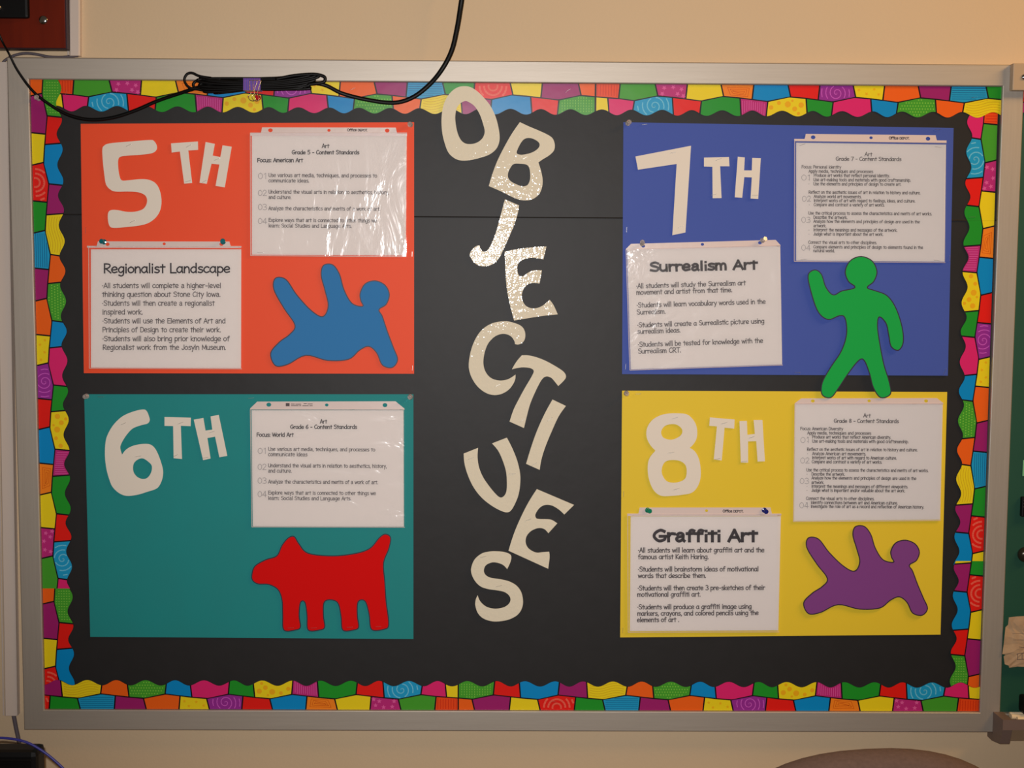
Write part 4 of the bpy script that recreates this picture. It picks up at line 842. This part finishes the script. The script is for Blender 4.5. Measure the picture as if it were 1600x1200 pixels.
# tray: sloping end cap, ledge and lip
tz = W(1556, 1112, YF).z
lip = -0.062
xt = W(1553, 1120, YF).x
zb = W(1560, 1158, -0.012).z
tray = empty('chalk_tray', (xt+0.5, YW, zb), 'metal chalk tray with grey end cap under the chalkboard', 'tray')
zf1, zf0 = W(1590, 1125, lip).z, W(1590, 1141, lip).z
zlow = W(1590, 1160, lip+0.03).z
b = MB()
prof = [(YF-0.0008, tz), (lip, zf1), (lip, zf0), (lip+0.012, zlow+0.004), (YF+0.002, zb), (YW, zb), (YW, Z0-RW-0.001), (YF-0.0006, Z0-RW-0.001)]
n = len(prof); vs = []
for x in (xt-0.002, xt+0.016):
    for (y, z) in prof: vs.append((x, y, z))
b.add(vs, [tuple(range(n))[::-1], tuple(range(n, 2*n))]+[(i, (i+1) % n, n+(i+1) % n, n+i) for i in range(n)])
b.build('end_cap', m_tray, tray)
xc = xt+0.016; ledge = zf1-0.008
b = MB(); b.box(xc, cbx1, lip, lip+0.003, zf0, zf1, 0); b.build('tray_lip', m_tray, tray)
b = MB(); b.box(xc, cbx1, lip+0.003, YF-0.0008, ledge-0.003, ledge, 0); b.build('tray_ledge', m_alu, tray)
b = MB(); b.add([(xc, lip+0.002, zf0), (cbx1, lip+0.002, zf0), (cbx1, YF, zb), (xc, YF, zb), (xc, YW, zb), (cbx1, YW, zb), (xc, YW, zb+0.002), (cbx1, YW, zb+0.002)], [(0, 3, 2, 1), (3, 4, 5, 2)]); b.build('tray_underside', m_tan, tray)
for i, (yy, xa, L, lab) in enumerate(((-0.020, 0.022, 0.030, 'cream chalk stick nearest the chalkboard in the tray'), (-0.033, 0.020, 0.08, 'cream chalk stick in the middle of the tray'), (-0.047, 0.026, 0.075, 'cream chalk stick lying along the front lip of the tray'))):
    b = MB(); b.tube([(xc+xa-0.012, yy, ledge+0.0048), (xc+xa-0.012+L, yy, ledge+0.0048)], 0.0046, 0, 10); tag(b.build('chalk_stick', m_chalk, smooth=False), lab, 'chalk', 'chalk sticks in the tray')
p = W(1593, 1093, -0.018)
b = MB(); b.box(p.x, p.x+0.12, -0.044, -0.010, ledge+0.0098, ledge+0.043, 0, 0.006); eo = b.build('chalk_eraser', m_bp); tag(eo, 'black eraser lying on the chalk tray at the right edge', 'eraser')
# bracket on the corner
a, c = W(1583.5, 98.5, -0.027), W(1650, 141.5, -0.027)
br = empty('corner_bracket', ((a.x+c.x)/2, YF, c.z), 'tan metal bracket with a screw on the top right frame corner', 'bracket')
b = MB(); b.box(a.x, c.x, -0.027, YF-0.0002, c.z, a.z, 0, 0.0018); b.build('bracket_plate', m_tan, br)
p = W(1600, 120.5, -0.027); b = MB(); b.lathe(p, (0, -1, 0), [(0.0050, 0), (0.0054, 0.001), (0.0040, 0.0026), (0.001, 0.0032)], 0, 16); b.build('screw', m_chrome, br, smooth=True)
# crumpled note, magnets and a card on the chalkboard
edge_pts = [(1576, 964.5), (1588, 963.5), (1602, 962.5), (1660, 961), (1664, 1040), (1602, 1042), (1590, 1041.5), (1577, 1043.5), (1576, 1040), (1570, 1038), (1568.5, 1026), (1571, 1023), (1566, 1022), (1568, 1008), (1569.5, 994), (1571, 980), (1575, 976)]
note = empty('paper_note', W(1600, 1000, -0.012), 'crumpled tan paper note hanging at the right edge', 'paper')
lo = [W(x, y, -0.0135-0.0012*math.sin(x*0.6+y*0.35)) for x, y in edge_pts]
cen = W(1615, 1003, -0.0135); vs = [cen]; fs = []; R = 6; n = len(lo)
for r in range(1, R+1):
    for q in lo:
        v = cen.lerp(q, r/R); v.y += 0.0022*noise.noise(Vector((v.x*60, 0, v.z*160))) ; vs.append(v)
for i in range(n): fs.append((0, 1+(i+1) % n, 1+i))
for r in range(R-1):
    for i in range(n): fs.append((1+r*n+i, 1+r*n+(i+1) % n, 1+(r+1)*n+(i+1) % n, 1+(r+1)*n+i))
mesh_obj('note_sheet', vs, fs, m_note, note)
b = MB()
def pl(pts, w=0.9):
    for p, q in zip(pts, pts[1:]):
        dx, dy = q[0]-p[0], q[1]-p[1]; l = math.hypot(dx, dy); nx, ny = -dy/l*w/2, dx/l*w/2
        b.plate([[(p[0]+nx, p[1]+ny), (q[0]+nx, q[1]+ny), (q[0]-nx, q[1]-ny), (p[0]-nx, p[1]-ny)]], 0, -0.0165, sides=False)
pl([(1588.5, 1022.5), (1594, 1020.5), (1606, 1021)]); pl([(1589, 1030.5), (1606, 1030)]); pl([(1590, 1022), (1590, 1030)]); pl([(1597, 1021), (1597, 1030)]); pl([(1592, 1011), (1606, 1011.5)], .7); pl([(1582, 990), (1600, 989.5)], .5); pl([(1583, 1000), (1604, 1000)], .5)
b.build('ink_drawing', m_ink2, note)
p = W(1601, 866, -0.0005); b = MB(); b.lathe(p, (0, -1, 0), [(0.014, 0), (0.0145, 0.004), (0.0125, 0.0085), (0.007, 0.0115), (0.001, 0.0125)], 0, 24); tag(b.build('round_magnet', m_magnet, smooth=True), 'dark domed round magnet on the chalkboard at the right edge', 'magnet')
a, c = W(1597.5, 777, -0.012), W(1625, 808, -0.012)
mc = empty('magnetic_clip', ((a.x+c.x)/2, 0, c.z), 'black magnetic clip on the chalkboard above the round magnet', 'clip')
b = MB(); b.box(a.x, c.x, -0.012, -0.0005, c.z, a.z, 0, 0.002); b.build('clip_body', m_bp, mc)
for k in range(3):
    zz = a.z-0.006-k*0.006; b = MB(); b.box(a.x+0.002, c.x-0.002, -0.0128, -0.0121, zz-0.0008, zz+0.0008); b.build('grip_rib', m_chrome, mc)
a, c = W(1598.5, 719, -0.001), W(1640, 744, -0.001)
b = MB(); b.box(a.x, c.x, -0.0012, -0.0004, c.z, a.z); tag(b.build('small_card', m_card_g), 'small pale green card on the chalkboard above the magnetic clip', 'card')

# ------------------------------------------------------------------ chair in front of the wall
YCH = -0.42
pk = W(1392, 1164, YCH)
cxm = W(1352, 1190, YCH).x
chair = empty('office_chair', (cxm, YCH-0.2, 0), 'taupe fabric office chair, rounded backrest top in front of the wall', 'chair')
def back_pts(k=1.0, n=56):
    out = []; w, h = 0.262*k, 0.21*k; c0 = Vector((cxm+0.012, 0, pk.z-0.215)); ro = math.radians(3.5)
    for i in range(n):
        a = 2*math.pi*i/n; ca, sa = math.cos(a), math.sin(a); e1 = 0.80 if sa > 0 else 0.6
        x = w*(abs(ca)**0.85)*(1 if ca > 0 else -1); z = h*(abs(sa)**e1)*(1 if sa > 0 else -1)
        out.append((c0.x+x*math.cos(ro)-z*math.sin(ro), c0.z+x*math.sin(ro)+z*math.cos(ro)))
    return out
b = MB(); rings = []
for y, k in ((YCH+0.012, 0.97), (YCH, 0.995), (YCH-0.012, 1.0), (YCH-0.03, 0.985), (YCH-0.045, 0.93), (YCH-0.052, 0.80), (YCH-0.054, 0.5)):
    rings.append([Vector((x, y, z)) for x, z in back_pts(k)])
n = 56; vs = [v for r in rings for v in r]; fs = []
for r in range(len(rings)-1):
    for i in range(n): fs.append((r*n+i, r*n+(i+1) % n, (r+1)*n+(i+1) % n, (r+1)*n+i))
fs.append(tuple(range(n))[::-1]); fs.append(tuple((len(rings)-1)*n+i for i in range(n)))
# recentre scaled rings on the panel centre
c0 = Vector((cxm+0.012, 0, pk.z-0.215))
b.add(vs, fs); b.build('backrest', m_chair, chair, smooth=True)
zs_ = 0.47
b = MB(); b.box(cxm-0.235, cxm+0.235, YCH-0.52, YCH-0.06, zs_, zs_+0.07, 0, 0.03); b.build('seat', m_chair, chair, smooth=False)
b = MB(); b.tube(smooth_path([(cxm, YCH+0.018, pk.z-0.25), (cxm, YCH+0.022, pk.z-0.36), (cxm, YCH+0.01, zs_+0.02), (cxm, YCH-0.06, zs_-0.02), (cxm, YCH-0.2, zs_-0.02)], 6), 0.018, 0, 10); b.build('back_bar', m_bp, chair, smooth=True)
b = MB(); b.tube([(cxm, YCH-0.28, 0.10), (cxm, YCH-0.28, zs_)], 0.025, 0, 14); b.build('gas_post', m_dmetal, chair)
for k in range(5):
    a = 2*math.pi*k/5+0.3; d = Vector((math.cos(a), math.sin(a), 0)); c = Vector((cxm, YCH-0.28, 0))
    b = MB(); b.tube([c+d*0.02+Vector((0, 0, .12)), c+d*0.29+Vector((0, 0, .075))], 0.017, 0, 8); lg = b.build('leg', m_bp, chair)
    b = MB(); t = Vector((-d.y, d.x, 0)); q = c+d*0.28+Vector((0, 0, .027)); b.lathe(q-t*0.02, t, [(0.018, 0), (0.027, 0.004), (0.027, 0.036), (0.018, 0.04)], 0, 16); b.tube([q+Vector((0, 0, .02)), q+Vector((0, 0, .05))], 0.006, 0, 6); b.build('caster', m_bp, lg)
